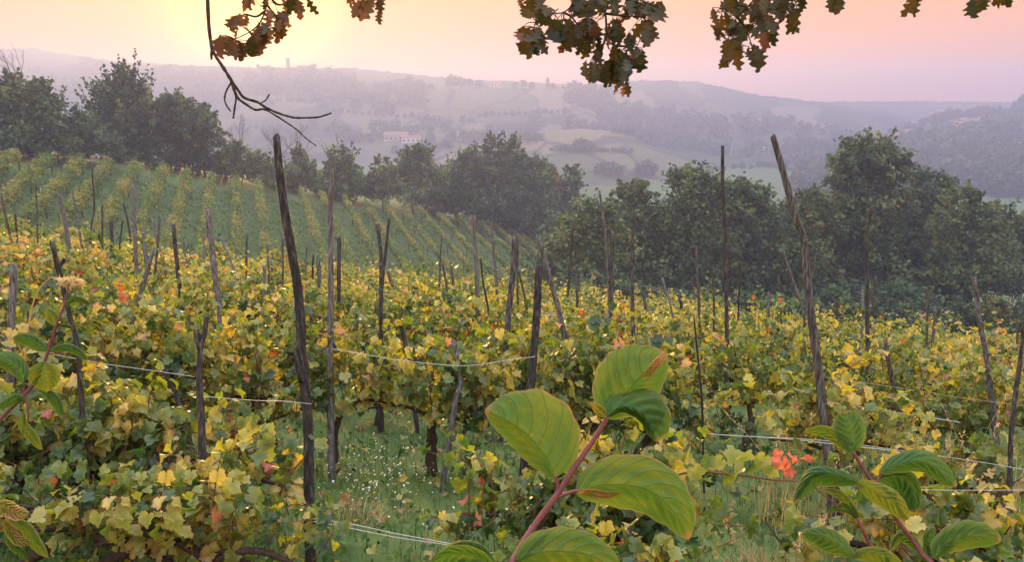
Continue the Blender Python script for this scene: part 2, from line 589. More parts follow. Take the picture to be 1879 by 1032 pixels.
def hill(name, D, line, mat, front=0.3, back=0.3, foot=FLOOR - 4, rough=1.0, fine=0.0, rows=26, seed=1, step=3, shape=1.0):
    D = D * KD
    line = np.array(line, float)
    xs = np.arange(line[0, 0], line[-1, 0] + 0.1, step)
    ys = np.interp(xs, line[:, 0], line[:, 1])
    ys = ys + rough * (fbm(xs * 0.02, xs * 0 + seed, seed, 3)) + fine * vnoise(xs * 0.16, xs * 0 + 2.3 * seed, seed + 7) * 1.0 + fine * 0.7 * vnoise(xs * 0.4, xs * 0 + 2.3 * seed, seed + 9)
    rid = np.array([P(x, y, D) for x, y in zip(xs, ys)])
    ts = np.linspace(-1, 1, rows * 2 + 1)
    V = []
    for t in ts:
        w = front if t < 0 else back
        k = 1 + t * w
        h = (1 - abs(t) ** shape)
        z = foot + (rid[:, 2] - foot) * h
        q = np.c_[rid[:, 0] * k, rid[:, 1] * k, z]
        q[:, 2] += 0.004 * D * h * (1 - h) * 4 * fbm(q[:, 0] * 8 / D, q[:, 1] * 8 / D, seed + 3, 4)
        V.append(q)
    V = np.array(V)
    n, m = V.shape[:2]
    i = np.arange(n - 1)[:, None] * m
    j = np.arange(m - 1)[None]
    F = np.stack((i + j, i + j + 1, i + m + j + 1, i + m + j), -1).reshape(-1, 4)
    mb = MB()
    mb.add(V.reshape(-1, 3), F)
    keep_land(V, F)
    o = mb.build(name, M[mat])
    tag(o, kind='structure')

    def surf(px, t=0.0):
        """point on this hill above pixel column px, t=-1 front foot .. 0 ridge"""
        y = np.interp(px, xs, ys)
        r = P(px, y, D)
        w = front if t < 0 else back
        return np.array((r[0] * (1 + t * w), r[1] * (1 + t * w), foot + (r[2] - foot) * (1 - abs(t) ** shape)))
    return surf


h_farleft = hill('hills', 540, [(-90, 96), (0, 91), (30, 87), (60, 88), (110, 97), (170, 106), (230, 112), (300, 116), (380, 121), (450, 122), (560, 124),
                                (640, 124), (700, 131), (760, 135), (830, 143), (900, 147), (960, 149), (1060, 154), (1150, 160), (1250, 180)], 'hill', fine=1.6, seed=2)
h_farright = hill('hills', 520, [(980, 172), (1060, 158), (1150, 149), (1215, 147), (1280, 150), (1330, 160), (1400, 175), (1470, 183), (1520, 188), (1560, 195), (1600, 215), (1640, 235), (1690, 252)], 'hill', fine=1.6, seed=5)
h_flat = hill('hills', 620, [(1300, 190), (1400, 186), (1560, 186), (1700, 185), (1879, 187), (1990, 188)], 'hill', fine=1.2, seed=6, rough=0.5)
h_flat2 = hill('hills', 570, [(1500, 228), (1560, 214), (1600, 202), (1625, 195), (1650, 203), (1700, 208), (1780, 212), (1879, 216), (1960, 220)], 'hill', fine=1.4, seed=8)
h_castle = hill('hills', 497, [(-90, 112), (0, 121), (40, 128), (130, 132), (200, 141), (250, 138), (330, 140), (420, 137), (470, 134), (500, 132), (570, 134), (620, 139), (660, 149), (700, 158), (780, 172), (860, 190)], 'hill_wood', fine=2.4, seed=11)
h_b = hill('hills', 485, [(1060, 190), (1110, 178), (1175, 179), (1239, 182), (1300, 194), (1358, 204), (1385, 218), (1430, 230), (1480, 244)], 'hill', fine=2.0, seed=12)
h_mid = hill('hills', 450, [(-90, 196), (60, 190), (130, 188), (330, 194), (400, 184), (440, 172), (480, 168), (560, 168), (640, 171), (680, 166), (720, 162), (800, 165), (860, 160), (960, 162), (1050, 163), (1090, 172), (1130, 187), (1180, 202), (1250, 224), (1330, 243), (1400, 260)], 'hill', fine=1.0, seed=14, front=0.34)
h_c = hill('hills', 430, [(1110, 224), (1180, 212), (1239, 211), (1273, 208), (1307, 219), (1443, 225), (1512, 234), (1545, 245), (1600, 254), (1660, 266)], 'hill_wood', fine=2.0, seed=16)
h_right = hill('hills', 400, [(1480, 275), (1560, 262), (1615, 252), (1650, 246), (1700, 232), (1760, 222), (1800, 219), (1850, 214), (1879, 208), (2010, 190)], 'hill_wood', fine=2.0, seed=18, front=0.5)
h_field = hill('hills', 345, [(1050, 312), (1150, 300), (1250, 291), (1330, 284), (1400, 282), (1500, 275), (1560, 270), (1640, 264), (1700, 270), (1780, 300)], 'hill_field', fine=0.4, seed=20, front=0.35)
h_knoll = hill('hills', 300, [(760, 300), (820, 283), (880, 264), (940, 251), (1000, 243), (1060, 236), (1110, 238), (1160, 250), (1200, 268), (1260, 287), (1330, 306), (1400, 330)], 'hill_field', fine=0.4, seed=21, front=0.3)

from mathutils.bvhtree import BVHTree
LAND = BVHTree.FromPolygons([tuple(v) for v in np.concatenate(LAND_V)], [tuple(int(k) for k in f) for f in np.concatenate(LAND_F)])


def land_depth(px, py, fallback):
    """how far away the land is that the photograph shows at this pixel"""
    r = P(px, py, 1.0)
    hit = LAND.ray_cast(Vector((0, 0, 0)), Vector(tuple(r)).normalized(), 5000)
    if hit[0] is None:
        return fallback
    return hit[0].length / float(np.linalg.norm(r))


# ------------------------------------------------------------------ the air
def build_haze():
    mb = MB()
    box(mb, (-1760, -60, -60), (1760, 1600, 61))
    m, t, N, L = new_mat('haze_air')
    out = N('ShaderNodeOutputMaterial')
    v = N('ShaderNodeVolumePrincipled')
    v.inputs['Color'].default_value = (0.41, 0.50, 0.87, 1)
    v.inputs['Density'].default_value = HAZE
    v.inputs['Anisotropy'].default_value = 0.42
    L(v.outputs[0], out.inputs['Volume'])
    o = mb.build('haze', m, smooth=False)
    tag(o, kind='stuff')


HAZE = 1 / 660
build_haze()

# ------------------------------------------------------------------ trees
QV = np.array([(-0.5, 0, 0), (0, -0.62, 0.08), (0.5, 0, 0), (0, 0.62, 0.08)])
QF = np.array([(0, 1, 2, 3)])


def crown_points(rs, blobs, nspray, nleaf, spread, spiky, low=-0.55):
    """leaf positions, directions and a shade for sprays that fill a union of ellipsoids"""
    w = np.array([r[0] * r[2] for c, r in blobs])
    which = rs.choice(len(blobs), nspray, p=w / w.sum())
    C = np.array([c for c, r in blobs])[which]
    R = np.array([r for c, r in blobs])[which]
    d = unit(rs.normal(size=(nspray, 3)))
    d[:, 2] = np.where(d[:, 2] < low, -d[:, 2], d[:, 2])
    tip = C + d * R * rs.uniform(0.72, 1.06, (nspray, 1)) * (1 + 0.18 * rs.normal(size=(nspray, 1)))
    st = C + (tip - C) * rs.uniform(0.3, 0.62, (nspray, 1))
    tip[:, 2] += spiky * R[:, 2] * rs.uniform(0, 1, nspray)
    s = rs.uniform(0, 1, (nspray, nleaf, 1)) ** 0.75
    sp = spread * R.mean(1)[:, None, None]
    pos = st[:, None] + (tip - st)[:, None] * s + rs.normal(size=(nspray, nleaf, 3)) * sp * (1.15 - s * (0.85 if spiky else 0.45))
    dirs = np.repeat(unit(tip - st)[:, None], nleaf, 1)
    shade = np.repeat(rs.normal(size=(nspray, 1)), nleaf, 1)
    return pos.reshape(-1, 3), dirs.reshape(-1, 3), shade.ravel()


def crown_mesh(mb, rs, blobs, nspray, nleaf, size, spread=0.11, spiky=0.0, tint=0.4, low=-0.55, orange=0.0, stretch=1.0):
    pos, d, sh = crown_points(rs, blobs, nspray, nleaf, spread, spiky, low)
    n = len(pos)
    nrm = unit(rs.normal(size=(n, 3)) + np.array((0, -0.2, 0.9)))
    tip = d + 0.8 * rs.normal(size=(n, 3)) - np.array((0, 0, 0.25))
    R = frames(nrm, tip)
    sc = size * rs.uniform(0.6, 1.35, n)
    t0 = np.clip(tint + 0.19 * sh + 0.08 * rs.normal(size=n), 0, max(0.74, min(1, tint + .1)))
    T = np.c_[np.clip(t0 + orange * (rs.uniform(size=n) < 0.06) * 1.5, 0, 1), np.clip(0.5 + 0.24 * sh + 0.12 * rs.normal(size=n), 0, 1), np.full(n, 0.5)]
    scatter(mb, QV * np.array((1, stretch, 1)), QF, pos, R, sc, T)


def tree(name, label, blobs, D, size=0.3, dens=1.0, spiky=0.0, tint=0.4, group=None, trunk_r=0.16, seed=0, spread=0.11, nleaf=26, limbs=5, orange=0.0, low=-0.55, stretch=1.0, cat='tree'):
    rs = np.random.default_rng(seed + 100)
    B = []
    for b in blobs:
        px, py, rx, ry = b[:4]
        c = P(px, py, D + (b[4] if len(b) > 4 else 0))
        k = D / FPX
        B.append((c, np.array((rx * k, rx * k * 0.9, ry * k)) * (1.12, 1.12, 1.08)))
    cx = np.mean([b[0][0] for b in B])
    cyy = np.mean([b[0][1] for b in B])
    base = gpt(cx, cyy)
    root = empty(name, base, label, cat, group)
    area = sum(r[0] * r[2] for c, r in B)
    mb = MB()
    nspray = int(max(40, min(900, area / size ** 2 * 0.95 * dens)))
    crown_mesh(mb, rs, B, nspray, nleaf, size, spread, spiky, tint, low, orange, stretch)
    mb.build('crown', M['tree_leaf'], root, base, smooth=False)
    tb = MB()
    ctr = np.array((cx, cyy, np.mean([b[0][2] for b in B])))
    low_pt = min(B, key=lambda b: b[0][2])[0]
    fork = base + (ctr - base) * 0.55
    top = max(B, key=lambda b: b[0][2] + b[1][2])
    mid = spline([base - (0, 0, 0.3), base + (fork - base) * 0.5 + rs.normal(size=3) * 0.15 * np.array((1, 1, 0)), fork, top[0] + (0, 0, 0.6 * top[1][2])], 4)
    tube(tb, mid, np.linspace(trunk_r, trunk_r * 0.12, len(mid)), 7, rough=0.08, seed=seed)
    for i in range(limbs):
        c, r = B[i % len(B)]
        e = c + unit(rs.normal(size=3) + np.array((0, 0, 0.5))) * r * 0.85
        s = mid[int(len(mid) * rs.uniform(0.35, 0.7))]
        ln = spline([s, s + (e - s) * 0.5 + rs.normal(size=3) * 0.08 * np.linalg.norm(e - s), e], 4)
        tube(tb, ln, np.linspace(trunk_r * 0.45, 0.02, len(ln)), 5, seed=seed + i)
    tb.build('trunk', M['bark'], root, base)
    return root


LB = 'trees along the top edge of the far vineyard'
VB = 'trees in the dip beyond the near vines'
# left bank of trees above the far vineyard
tree('broad_tree', 'olive green tree with thin upright twigs, beside the tree with fanned spiky branches', [(45, 200, 62, 45), (15, 225, 60, 60), (80, 235, 45, 55), (20, 165, 30, 30), (70, 175, 24, 30)], 66, 0.24, spiky=0.35, tint=0.5, group=LB, seed=1)
tree('broad_tree', 'dark tree with spiky fanned branches pointing up, tallest above the far vineyard', [(232, 210, 55, 55), (232, 165, 30, 30), (200, 235, 48, 50), (270, 235, 50, 50), (225, 265, 75, 35)], 78, 0.26, spiky=0.95, tint=0.24, group=LB, seed=2, spread=0.06)
tree('broad_tree', 'rounded dark tree touching the spiky tree, highest point left of the bare hanging twig', [(318, 205, 38, 35), (325, 240, 48, 48), (300, 270, 50, 40)], 80, 0.26, spiky=0.2, tint=0.30, group=LB, seed=3)
tree('broad_tree', 'dark narrow tree at the end of the bank beneath the bare hanging twig', [(370, 215, 26, 26), (380, 252, 32, 38), (360, 280, 40, 35)], 82, 0.26, spiky=0.2, tint=0.28, group=LB, seed=4)
tree('shrub', 'low brownish bush at the foot of the bank of dark trees', [(425, 278, 32, 22), (415, 302, 42, 22)], 82, 0.24, tint=0.36, group=LB, seed=5, trunk_r=0.07, orange=0.3, cat='bush')
tree('shrub', 'dark bush filling the gap between the olive tree and the spiky tree', [(140, 235, 48, 32), (130, 262, 62, 32), (175, 272, 50, 30)], 70, 0.24, tint=0.30, group=LB, seed=6, trunk_r=0.07, cat='bush')
tree('shrub', 'olive bush with a pointed top beside the big bent post', [(470, 298, 26, 18), (450, 318, 40, 22), (490, 322, 36, 26)], 86, 0.24, tint=0.55, group=LB, seed=7, trunk_r=0.06, spiky=0.3, cat='bush')
tree('shrub', 'dull green bush between the big bent post and the split thin post', [(556, 315, 30, 28), (565, 345, 40, 25), (545, 292, 12, 22)], 92, 0.25, tint=0.42, group=LB, seed=8, trunk_r=0.06, spiky=0.25, cat='bush')
tree('broad_tree', 'sparse grey green tree with airy top beside the split thin post', [(628, 305, 30, 34), (640, 340, 38, 32), (610, 335, 26, 26)], 95, 0.25, dens=0.75, tint=0.36, group=LB, seed=9, spiky=0.3)
tree('broad_tree', 'thin young tree with a small tufted top above yellowish bushes', [(699, 298, 17, 16), (702, 325, 26, 20)], 98, 0.25, dens=0.8, tint=0.45, group=LB, seed=10, spiky=0.3, trunk_r=0.1)
tree('shrub', 'yellow green bush at the edge of the far vineyard', [(690, 348, 30, 20), (720, 360, 34, 22)], 99, 0.24, tint=0.66, group=LB, seed=11, trunk_r=0.06, cat='bush')
tree('broad_tree', 'tree with flat tiered branches leaning up right, below the distant farmhouse', [(772, 288, 26, 24), (752, 300, 30, 26), (735, 335, 36, 34), (770, 335, 50, 40)], 104, 0.28, tint=0.42, group=LB, seed=12, spiky=0.25)
tree('broad_tree', 'tall dark twin topped tree, highest of the middle trees', [(905, 275, 22, 26), (938, 285, 24, 30), (925, 320, 55, 40), (870, 320, 40, 40), (900, 370, 75, 45)], 112, 0.3, tint=0.30, group=LB, seed=13, spiky=0.2)
tree('broad_tree', 'dark rounded tree leaning on the left side of the twin topped tree', [(862, 300, 28, 26), (840, 335, 40, 38), (815, 370, 40, 38)], 110, 0.3, tint=0.26, group=LB, seed=14)
tree('broad_tree', 'dark rounded tree on the right side of the twin topped tree', [(985, 312, 28, 24), (985, 350, 42, 42), (965, 395, 50, 42)], 114, 0.3, tint=0.28, group=LB, seed=15)
tree('shrub', 'small reddish leaved bush peeping between two dark tree tops', [(1016, 322, 12, 12), (1020, 345, 16, 20)], 116, 0.25, tint=0.95, group=LB, seed=16, trunk_r=0.05, cat='bush')
tree('broad_tree', 'slim tiered tree standing alone with pale sky haze on both sides', [(1048, 318, 20, 14), (1045, 345, 26, 24), (1035, 380, 34, 36)], 117, 0.28, tint=0.38, group=LB, seed=17, spiky=0.1)
tree('shrub', 'dark undergrowth bush at the right corner of the far vineyard', [(950, 425, 50, 24), (900, 400, 50, 26), (1000, 430, 40, 40)], 119, 0.28, tint=0.22, group=LB, seed=18, trunk_r=0.06, cat='bush')
tree('shrub', 'dark undergrowth bush below the tree with flat tiered branches', [(780, 368, 42, 16), (830, 385, 50, 18)], 112, 0.26, tint=0.25, group=LB, seed=19, trunk_r=0.06, cat='bush')
# right hand trees in the dip
tree('broad_tree', 'domed green tree rising behind the dark pair of tall thin posts', [(1085, 400, 52, 34), (1065, 450, 58, 55), (1090, 510, 75, 60), (1120, 420, 40, 40)], 58, 0.24, tint=0.48, group=VB, seed=20)
tree('broad_tree', 'tree with a yellowish feathery top behind the tall thin posts', [(1165, 350, 38, 22), (1160, 385, 45, 30), (1175, 430, 55, 50), (1170, 500, 60, 60)], 63, 0.24, tint=0.55, group=VB, seed=21, spiky=0.2)
tree('broad_tree', 'big bushy dark tree behind the tallest straight thin post', [(1265, 335, 45, 28), (1300, 370, 60, 45), (1260, 400, 60, 50), (1290, 470, 80, 60), (1250, 520, 80, 50)], 61, 0.24, tint=0.36, group=VB, seed=22)
tree('broad_tree', 'dark rounded tree just left of the big leaning bent post', [(1370, 355, 40, 26), (1385, 395, 48, 42), (1390, 450, 60, 50), (1380, 520, 80, 50)], 62, 0.24, tint=0.34, group=VB, seed=23)
tree('broad_tree', 'green tree filling the space just right of the big leaning bent post', [(1490, 375, 34, 30), (1500, 420, 46, 45), (1470, 480, 60, 50), (1490, 540, 70, 50)], 60, 0.24, tint=0.42, group=VB, seed=24, orange=0.3)
tree('broad_tree', 'tallest grey green tree with a broad rounded crown and a rusty left flank', [(1590, 290, 62, 38), (1560, 320, 48, 36), (1630, 315, 46, 40), (1590, 370, 75, 55), (1580, 440, 75, 60), (1600, 520, 85, 60)], 62, 0.22, dens=1.1, tint=0.36, group=VB, seed=25, spread=0.09, orange=0.22, stretch=1.3)
tree('broad_tree', 'blue green tree tucked under the right side of the tallest crown', [(1710, 340, 42, 30), (1700, 385, 55, 45), (1690, 450, 65, 55)], 66, 0.24, tint=0.30, group=VB, seed=26)
tree('broad_tree', 'broad bright green tree stepping down towards the wooded hill', [(1770, 375, 40, 28), (1800, 410, 60, 40), (1750, 440, 60, 50), (1790, 500, 90, 60)], 60, 0.24, tint=0.50, group=VB, seed=27, spiky=0.15, dens=0.85)
tree('broad_tree', 'yellow green tree at the end of the row beneath the wooded hill', [(1870, 415, 34, 24), (1890, 450, 50, 45), (1860, 510, 60, 60)], 64, 0.24, tint=0.6, group=VB, seed=28)
tree('shrub', 'small golden leaved bush low behind the right vines', [(1830, 560, 26, 16), (1815, 575, 30, 18)], 44, 0.16, tint=0.85, group=VB, seed=29, trunk_r=0.05, dens=0.6, cat='bush')
tree('shrub', 'dark bush low behind the vines below the domed green tree', [(1060, 530, 60, 30), (1150, 545, 60, 30)], 54, 0.22, tint=0.26, group=VB, seed=30, trunk_r=0.06, cat='bush')
tree('shrub', 'dark bush low behind the vines below the tallest tree', [(1560, 550, 60, 35), (1660, 560, 60, 35)], 55, 0.22, tint=0.26, group=VB, seed=31, trunk_r=0.06, cat='bush')


for i, (px, py, rx, ry, D_, tn, what) in enumerate((
        (1040, 470, 60, 60, 66, .3, 'left of the domed green tree'), (1120, 490, 60, 55, 68, .26, 'between the domed tree and the yellowish feathery tree'), (1220, 460, 55, 65, 66, .28, 'right of the yellowish feathery tree'),
        (1335, 450, 55, 70, 67, .26, 'behind the very tall straight pole'), (1440, 430, 50, 60, 68, .3, 'behind the big leaning bent post'), (1530, 460, 60, 70, 66, .28, 'left of the tallest tree'),
        (1660, 440, 60, 70, 68, .26, 'right of the tallest tree'), (1740, 500, 70, 60, 66, .3, 'below the blue green tree'), (1835, 470, 60, 60, 64, .4, 'below the bright green tree'))):
    tree('broad_tree', 'dark shaded tree filling the gap ' + what, [(px, py, rx, ry), (px + 22, py - 30, rx * .6, ry * .7), (px - 15, py + 50, rx * .9, ry * .8)], D_, 0.26, tint=tn, group='shaded trees in the dip', seed=160 + i)
for i, (px, py, rx, ry, D_, tn, what) in enumerate((
        (1050, 580, 60, 40, 46, .3, 'left of the close pair of posts'), (1140, 585, 60, 40, 47, .26, 'behind the straight pointed post'), (1240, 590, 70, 40, 46, .3, 'behind the two thin grey sticks'),
        (1340, 600, 70, 45, 47, .26, 'behind the very tall straight pole'), (1440, 600, 70, 45, 46, .34, 'behind the tall dark bent post'), (1540, 610, 70, 45, 46, .28, 'left of the tall fork tipped post'),
        (1640, 615, 70, 45, 46, .26, 'right of the tall fork tipped post'), (1740, 615, 70, 45, 46, .3, 'left of the blunt right hand post'), (1850, 620, 80, 45, 46, .36, 'at the far right end'))):
    tree('shrub', 'thicket bush low ' + what, [(px, py, rx, ry), (px + 30, py - 28, rx * .6, ry * .8)], D_, 0.2, tint=tn, group='thicket behind the vines', seed=60 + i, trunk_r=0.05, cat='bush', dens=0.8)
for i, (px, py, rx, ry, D_, tn, what) in enumerate((
        (20, 262, 50, 26, 64, .34, 'below the olive green tree'), (95, 275, 50, 24, 66, .3, 'between the olive tree and the spiky tree'), (240, 290, 55, 22, 78, .26, 'below the spiky tree'),
        (330, 300, 50, 24, 82, .26, 'below the rounded dark tree'), (385, 308, 40, 22, 84, .26, 'below the narrow tree ending the bank'), (520, 335, 40, 24, 90, .36, 'behind the big bent post'),
        (610, 360, 42, 22, 96, .34, 'below the sparse airy tree'), (660, 350, 34, 24, 98, .34, 'left of the yellow green bush'))):
    tree('shrub', 'dark undergrowth bush at the vineyard edge ' + what, [(px, py, rx, ry), (px + 16, py - 12, rx * .6, ry * .8)], D_, 0.24, tint=tn, group='undergrowth at the far vineyard edge', seed=80 + i, trunk_r=0.05, cat='bush')


def bare_tree(label, px, base_py, top_py, D, seed, spreadx=0.35):
    rs = np.random.default_rng(seed)
    b = P(px, base_py, D)
    b = gpt(b[0], b[1])
    t = P(px, top_py, D)
    h = t[2] - b[2]
    mb = MB()

    def grow(p, d, ln, r, lev):
        q = p + d * ln
        m_ = p + d * ln * 0.5 + rs.normal(size=3) * ln * 0.05
        ln_ = spline([p, m_, q], 3)
        tube(mb, ln_, np.linspace(r, r * 0.6, len(ln_)), 5)
        if lev == 0:
            return
        for i in range(3 if lev > 1 else 2):
            s = ln_[rs.integers(len(ln_) // 2, len(ln_))]
            grow(s, unit(d + rs.normal(size=3) * np.array((spreadx * 1.6, spreadx * 1.6, 0.25)) + (0, 0, 0.12)), ln * rs.uniform(0.45, 0.62), r * 0.5, lev - 1)
        grow(q, unit(d + rs.normal(size=3) * 0.15), ln * 0.45, r * 0.55, lev - 1)
    grow(b, np.array((0, 0, 1.0)), h * 0.62, 0.075, 3)
    o = mb.build('bare_tree', M['bark'], None, b)
    tag(o, label, 'tree', 'leafless trees by the far vineyard')


bare_tree('leafless thin tree rising behind the top of the big bent post', 512, 330, 240, 90, 3)
bare_tree('leafless thin tree with short side twigs just right of the big bent post', 548, 335, 240, 91, 4)
bare_tree('leafless tree with several upright forks just right of the split thin post', 622, 345, 250, 95, 5)
bare_tree('leafless thin tree at the hazy end of the dark tree bank, under the hanging twig', 440, 300, 225, 84, 6)
bare_tree('leafless twiggy tree standing out of the top of the olive green tree', 48, 240, 112, 66, 7, 0.22)


# ------------------------------------------------------------------ trees far off in the haze
def far_proto(kind, seed):
    rs = np.random.default_rng(seed)
    mb = MB()
    if kind == 'round':
        B = [(np.array((0, 0, 0.62)), np.array((0.42, 0.42, 0.36))), (np.array((0.2, 0, 0.45)), np.array((0.32, 0.32, 0.26))), (np.array((-0.22, 0.1, 0.48)), np.array((0.3, 0.3, 0.28)))]
        crown_mesh(mb, rs, B, 60, 14, 0.10, tint=0.35)
        tube(mb, [(0, 0, -0.1), (0, 0, 0.5)], [0.05, 0.03], 5, tint=(0, 0.1, 0.5))
    elif kind == 'tall':
        B = [(np.array((0, 0, 0.55)), np.array((0.13, 0.13, 0.5)))]
        crown_mesh(mb, rs, B, 46, 14, 0.07, tint=0.2)
        tube(mb, [(0, 0, -0.1), (0, 0, 0.4)], [0.03, 0.02], 5, tint=(0, 0.1, 0.5))
    else:
        B = [(np.array((0, 0, 0.78)), np.array((0.5, 0.5, 0.2)))]
        crown_mesh(mb, rs, B, 50, 14, 0.10, tint=0.3)
        tube(mb, [(0, 0, -0.1), (0, 0, 0.8)], [0.04, 0.03], 5, tint=(0, 0.1, 0.5))
    o = mb.build({'round': 'distant_tree', 'tall': 'distant_cypress', 'umbrella': 'distant_pine'}[kind], M['far_leaf'], None, smooth=False)
    return o


PROTO = {}
USED = set()


def far_tree(kind, pos, h, w, label, group, var=0):
    key = (kind, var)
    if key not in PROTO:
        PROTO[key] = far_proto(kind, 40 + var)
    o = PROTO[key]
    if key in USED:
        o = o.copy()
        COL.objects.link(o)
    USED.add(key)
    o.location = [float(v) for v in pos]
    o.scale = (w, w, h)
    o.rotation_euler = (0, 0, random.uniform(0, 6.28))
    tag(o, label, 'tree', group)
    return o


for spec in (
    (h_castle, 497, 'round', 'hazy round tree on the crest of the castle hill', 'trees on the castle hill crest',
     [(20, 9), (55, 8), (70, 10), (150, 8), (215, 9), (265, 12), (285, 9), (350, 16), (365, 10), (395, 10), (425, 8), (455, 9), (590, 9), (610, 10), (650, 9)]),
    (h_castle, 497, 'tall', 'hazy pointed cypress on the slope beside the castle', 'cypresses beside the castle', [(583, 10), (603, 10), (636, 14), (642, 12), (650, 16), (655, 13), (668, 9), (450, 9)]),
    (h_mid, 450, 'round', 'hazy rounded tree on the middle ridge below the castle', 'trees on the middle ridge',
     [(470, 24), (492, 22), (515, 26), (540, 18), (690, 16), (715, 18), (735, 22), (752, 26), (770, 22), (790, 14), (830, 28), (845, 24), (862, 18), (880, 16), (945, 14), (960, 18), (975, 16), (1015, 14), (1045, 15), (1065, 18), (1080, 13), (1115, 12), (1150, 14), (1190, 12)]),
    (h_mid, 450, 'umbrella', 'hazy flat crowned tree alone on the middle ridge below the castle', None, [(550, 22)]),
    (h_mid, 450, 'tall', 'hazy pointed tree standing highest on the middle ridge', None, [(1005, 22)]),
    (h_c, 430, 'round', 'hazy tree along the low ridge behind the pylon', 'trees on the low ridge behind the pylon',
     [(1255, 10), (1270, 12), (1285, 9), (1330, 9), (1350, 9), (1380, 9), (1450, 18), (1470, 9), (1500, 9), (1530, 10)]),
    (h_c, 430, 'tall', 'hazy pair of dark cypresses on the low ridge', 'pair of cypresses on the low ridge', [(1545, 16), (1551, 14)]),
    (h_b, 485, 'round', 'hazy tree on the ridge beneath the hanging oak leaves', 'trees on the ridge beneath the oak leaves', [(1130, 10), (1160, 9), (1200, 10), (1225, 8), (1290, 8), (1320, 8)]),
    (h_right, 400, 'round', 'bluish hazy tree along the crest of the village hill', 'trees on the village hill crest',
     [(1575, 12), (1590, 14), (1610, 10), (1633, 16), (1649, 12), (1664, 18), (1676, 14), (1692, 20), (1710, 22), (1726, 26), (1740, 28), (1755, 26), (1778, 24), (1792, 26), (1806, 28), (1822, 24), (1835, 22), (1848, 20), (1858, 18), (1868, 30), (1882, 36), (1900, 34), (1930, 36)]),
    (h_right, 400, 'tall', 'bluish hazy pointed tree among the village roofs', 'pointed trees among the village roofs', [(1667, 18), (1714, 24), (1720, 22), (1832, 24)]),
    (h_field, 345, 'round', 'hazy tree in the hedge on the low field ridge near the pylon', 'trees on the low field ridge',
     [(1240, 14), (1262, 16), (1280, 20), (1300, 18), (1320, 12), (1362, 12), (1372, 18), (1425, 14), (1440, 16), (1455, 18), (1470, 18), (1485, 20), (1500, 18), (1515, 18), (1535, 16)]),
    (h_knoll, 300, 'round', 'hazy bush at the top of the pale field knoll', 'bushes on the pale field knoll', [(1125, 12), (1138, 14), (1152, 18), (1160, 14)]),
):
    surf, D, kind, label, group, items = spec
    D = D * KD
    for i, (px, hp) in enumerate(items):
        h = hp * D / FPX
        p = surf(px, -0.02)
        far_tree(kind, p - (0, 0, h * 0.15), h * 1.1, h * (1.0 if kind != 'tall' else 1.1) * random.uniform(0.85, 1.2), label, group, i % 3)


def far_hedge(label, group, pts, D, hp):
    for i, (px, py, k) in enumerate(pts):
        D = land_depth(px, py, 340)
        h = hp * k * D / FPX
        p = P(px, py, D) - np.array((0, 0, h * 0.28))
        far_tree('round', p, h * 1.2, h * random.uniform(1.0, 1.35), label, group, i % 3)


far_hedge('hazy tree in the dark hedge across the front of the pale knoll', 'hedge trees across the pale knoll',
          [(1012, 278, .45), (1020, 278, .6), (1028, 278, .7), (1036, 279, .9), (1043, 279, .9), (1050, 279, .8), (1058, 279, 1.2), (1064, 279, 1.5), (1071, 279, 1.4), (1076, 279, 1.3), (1083, 279, .8), (1090, 279, .7), (1098, 279, .5), (1106, 280, .6), (1115, 280, .45), (1124, 280, .6), (1132, 280, .5), (1140, 281, .7), (1149, 281, .45), (1158, 281, .6)], 214, 19)
far_hedge('pale hazy tree in the valley below the knoll', 'valley trees below the knoll', [(1098, 320, .8), (1108, 322, 1.0), (1122, 324, 1.1), (1134, 324, .9), (1176, 322, .9), (1186, 320, 1.1), (1196, 322, .9), (1236, 324, .7), (1250, 326, .8)], 190, 28)
far_hedge('pale hazy tree in the misty valley around the farmhouse', 'valley trees around the farmhouse',
          [(640, 262, .8), (660, 260, 1), (680, 262, .9), (745, 246, .8), (790, 262, 1.0), (830, 262, 1.1), (850, 260, 1.2), (870, 262, 1.2), (890, 264, 1.1), (820, 275, 1.0), (950, 262, 1), (968, 262, 1), (985, 262, .9)], 262, 22)

far_hedge('small hazy tree in a hedge line across the slope of the middle ridge', 'hedge lines on the middle ridge',
          [(600 + i * 13, 205 + i * .9 + (i % 3), .5 + .3 * ((i * 7) % 5) / 4) for i in range(16)] + [(880 + i * 12, 214 - i * .6 + (i % 2) * 2, .5 + .35 * ((i * 3) % 4) / 3) for i in range(14)]
          + [(470 + i * 14, 236 + i * .5 + (i % 2), .5 + .35 * ((i * 5) % 4) / 3) for i in range(12)], 0, 15)
far_hedge('small hazy tree in the hedge line below the low field ridge', 'hedge lines below the low field ridge',
          [(1250 + i * 16, 318 - i * 1.2 + (i % 3), .5 + .4 * ((i * 7) % 5) / 4) for i in range(15)] + [(1395 + i * 9, 305 + i * 1.5, .5 + .3 * (i % 3) / 2) for i in range(10)], 0, 17)
far_hedge('small hazy tree among the village roofs', 'trees among the village roofs',
          [(1607, 258, .7), (1622, 261, .6), (1662, 262, .8), (1672, 258, .9), (1715, 258, .8), (1724, 250, .9), (1738, 248, 1.0), (1748, 246, .9), (1804, 242, .9), (1815, 240, .8), (1768, 250, .7), (1650, 268, .7), (1700, 272, .8), (1730, 268, .7), (1775, 268, .8), (1800, 262, .8)], 0, 17)


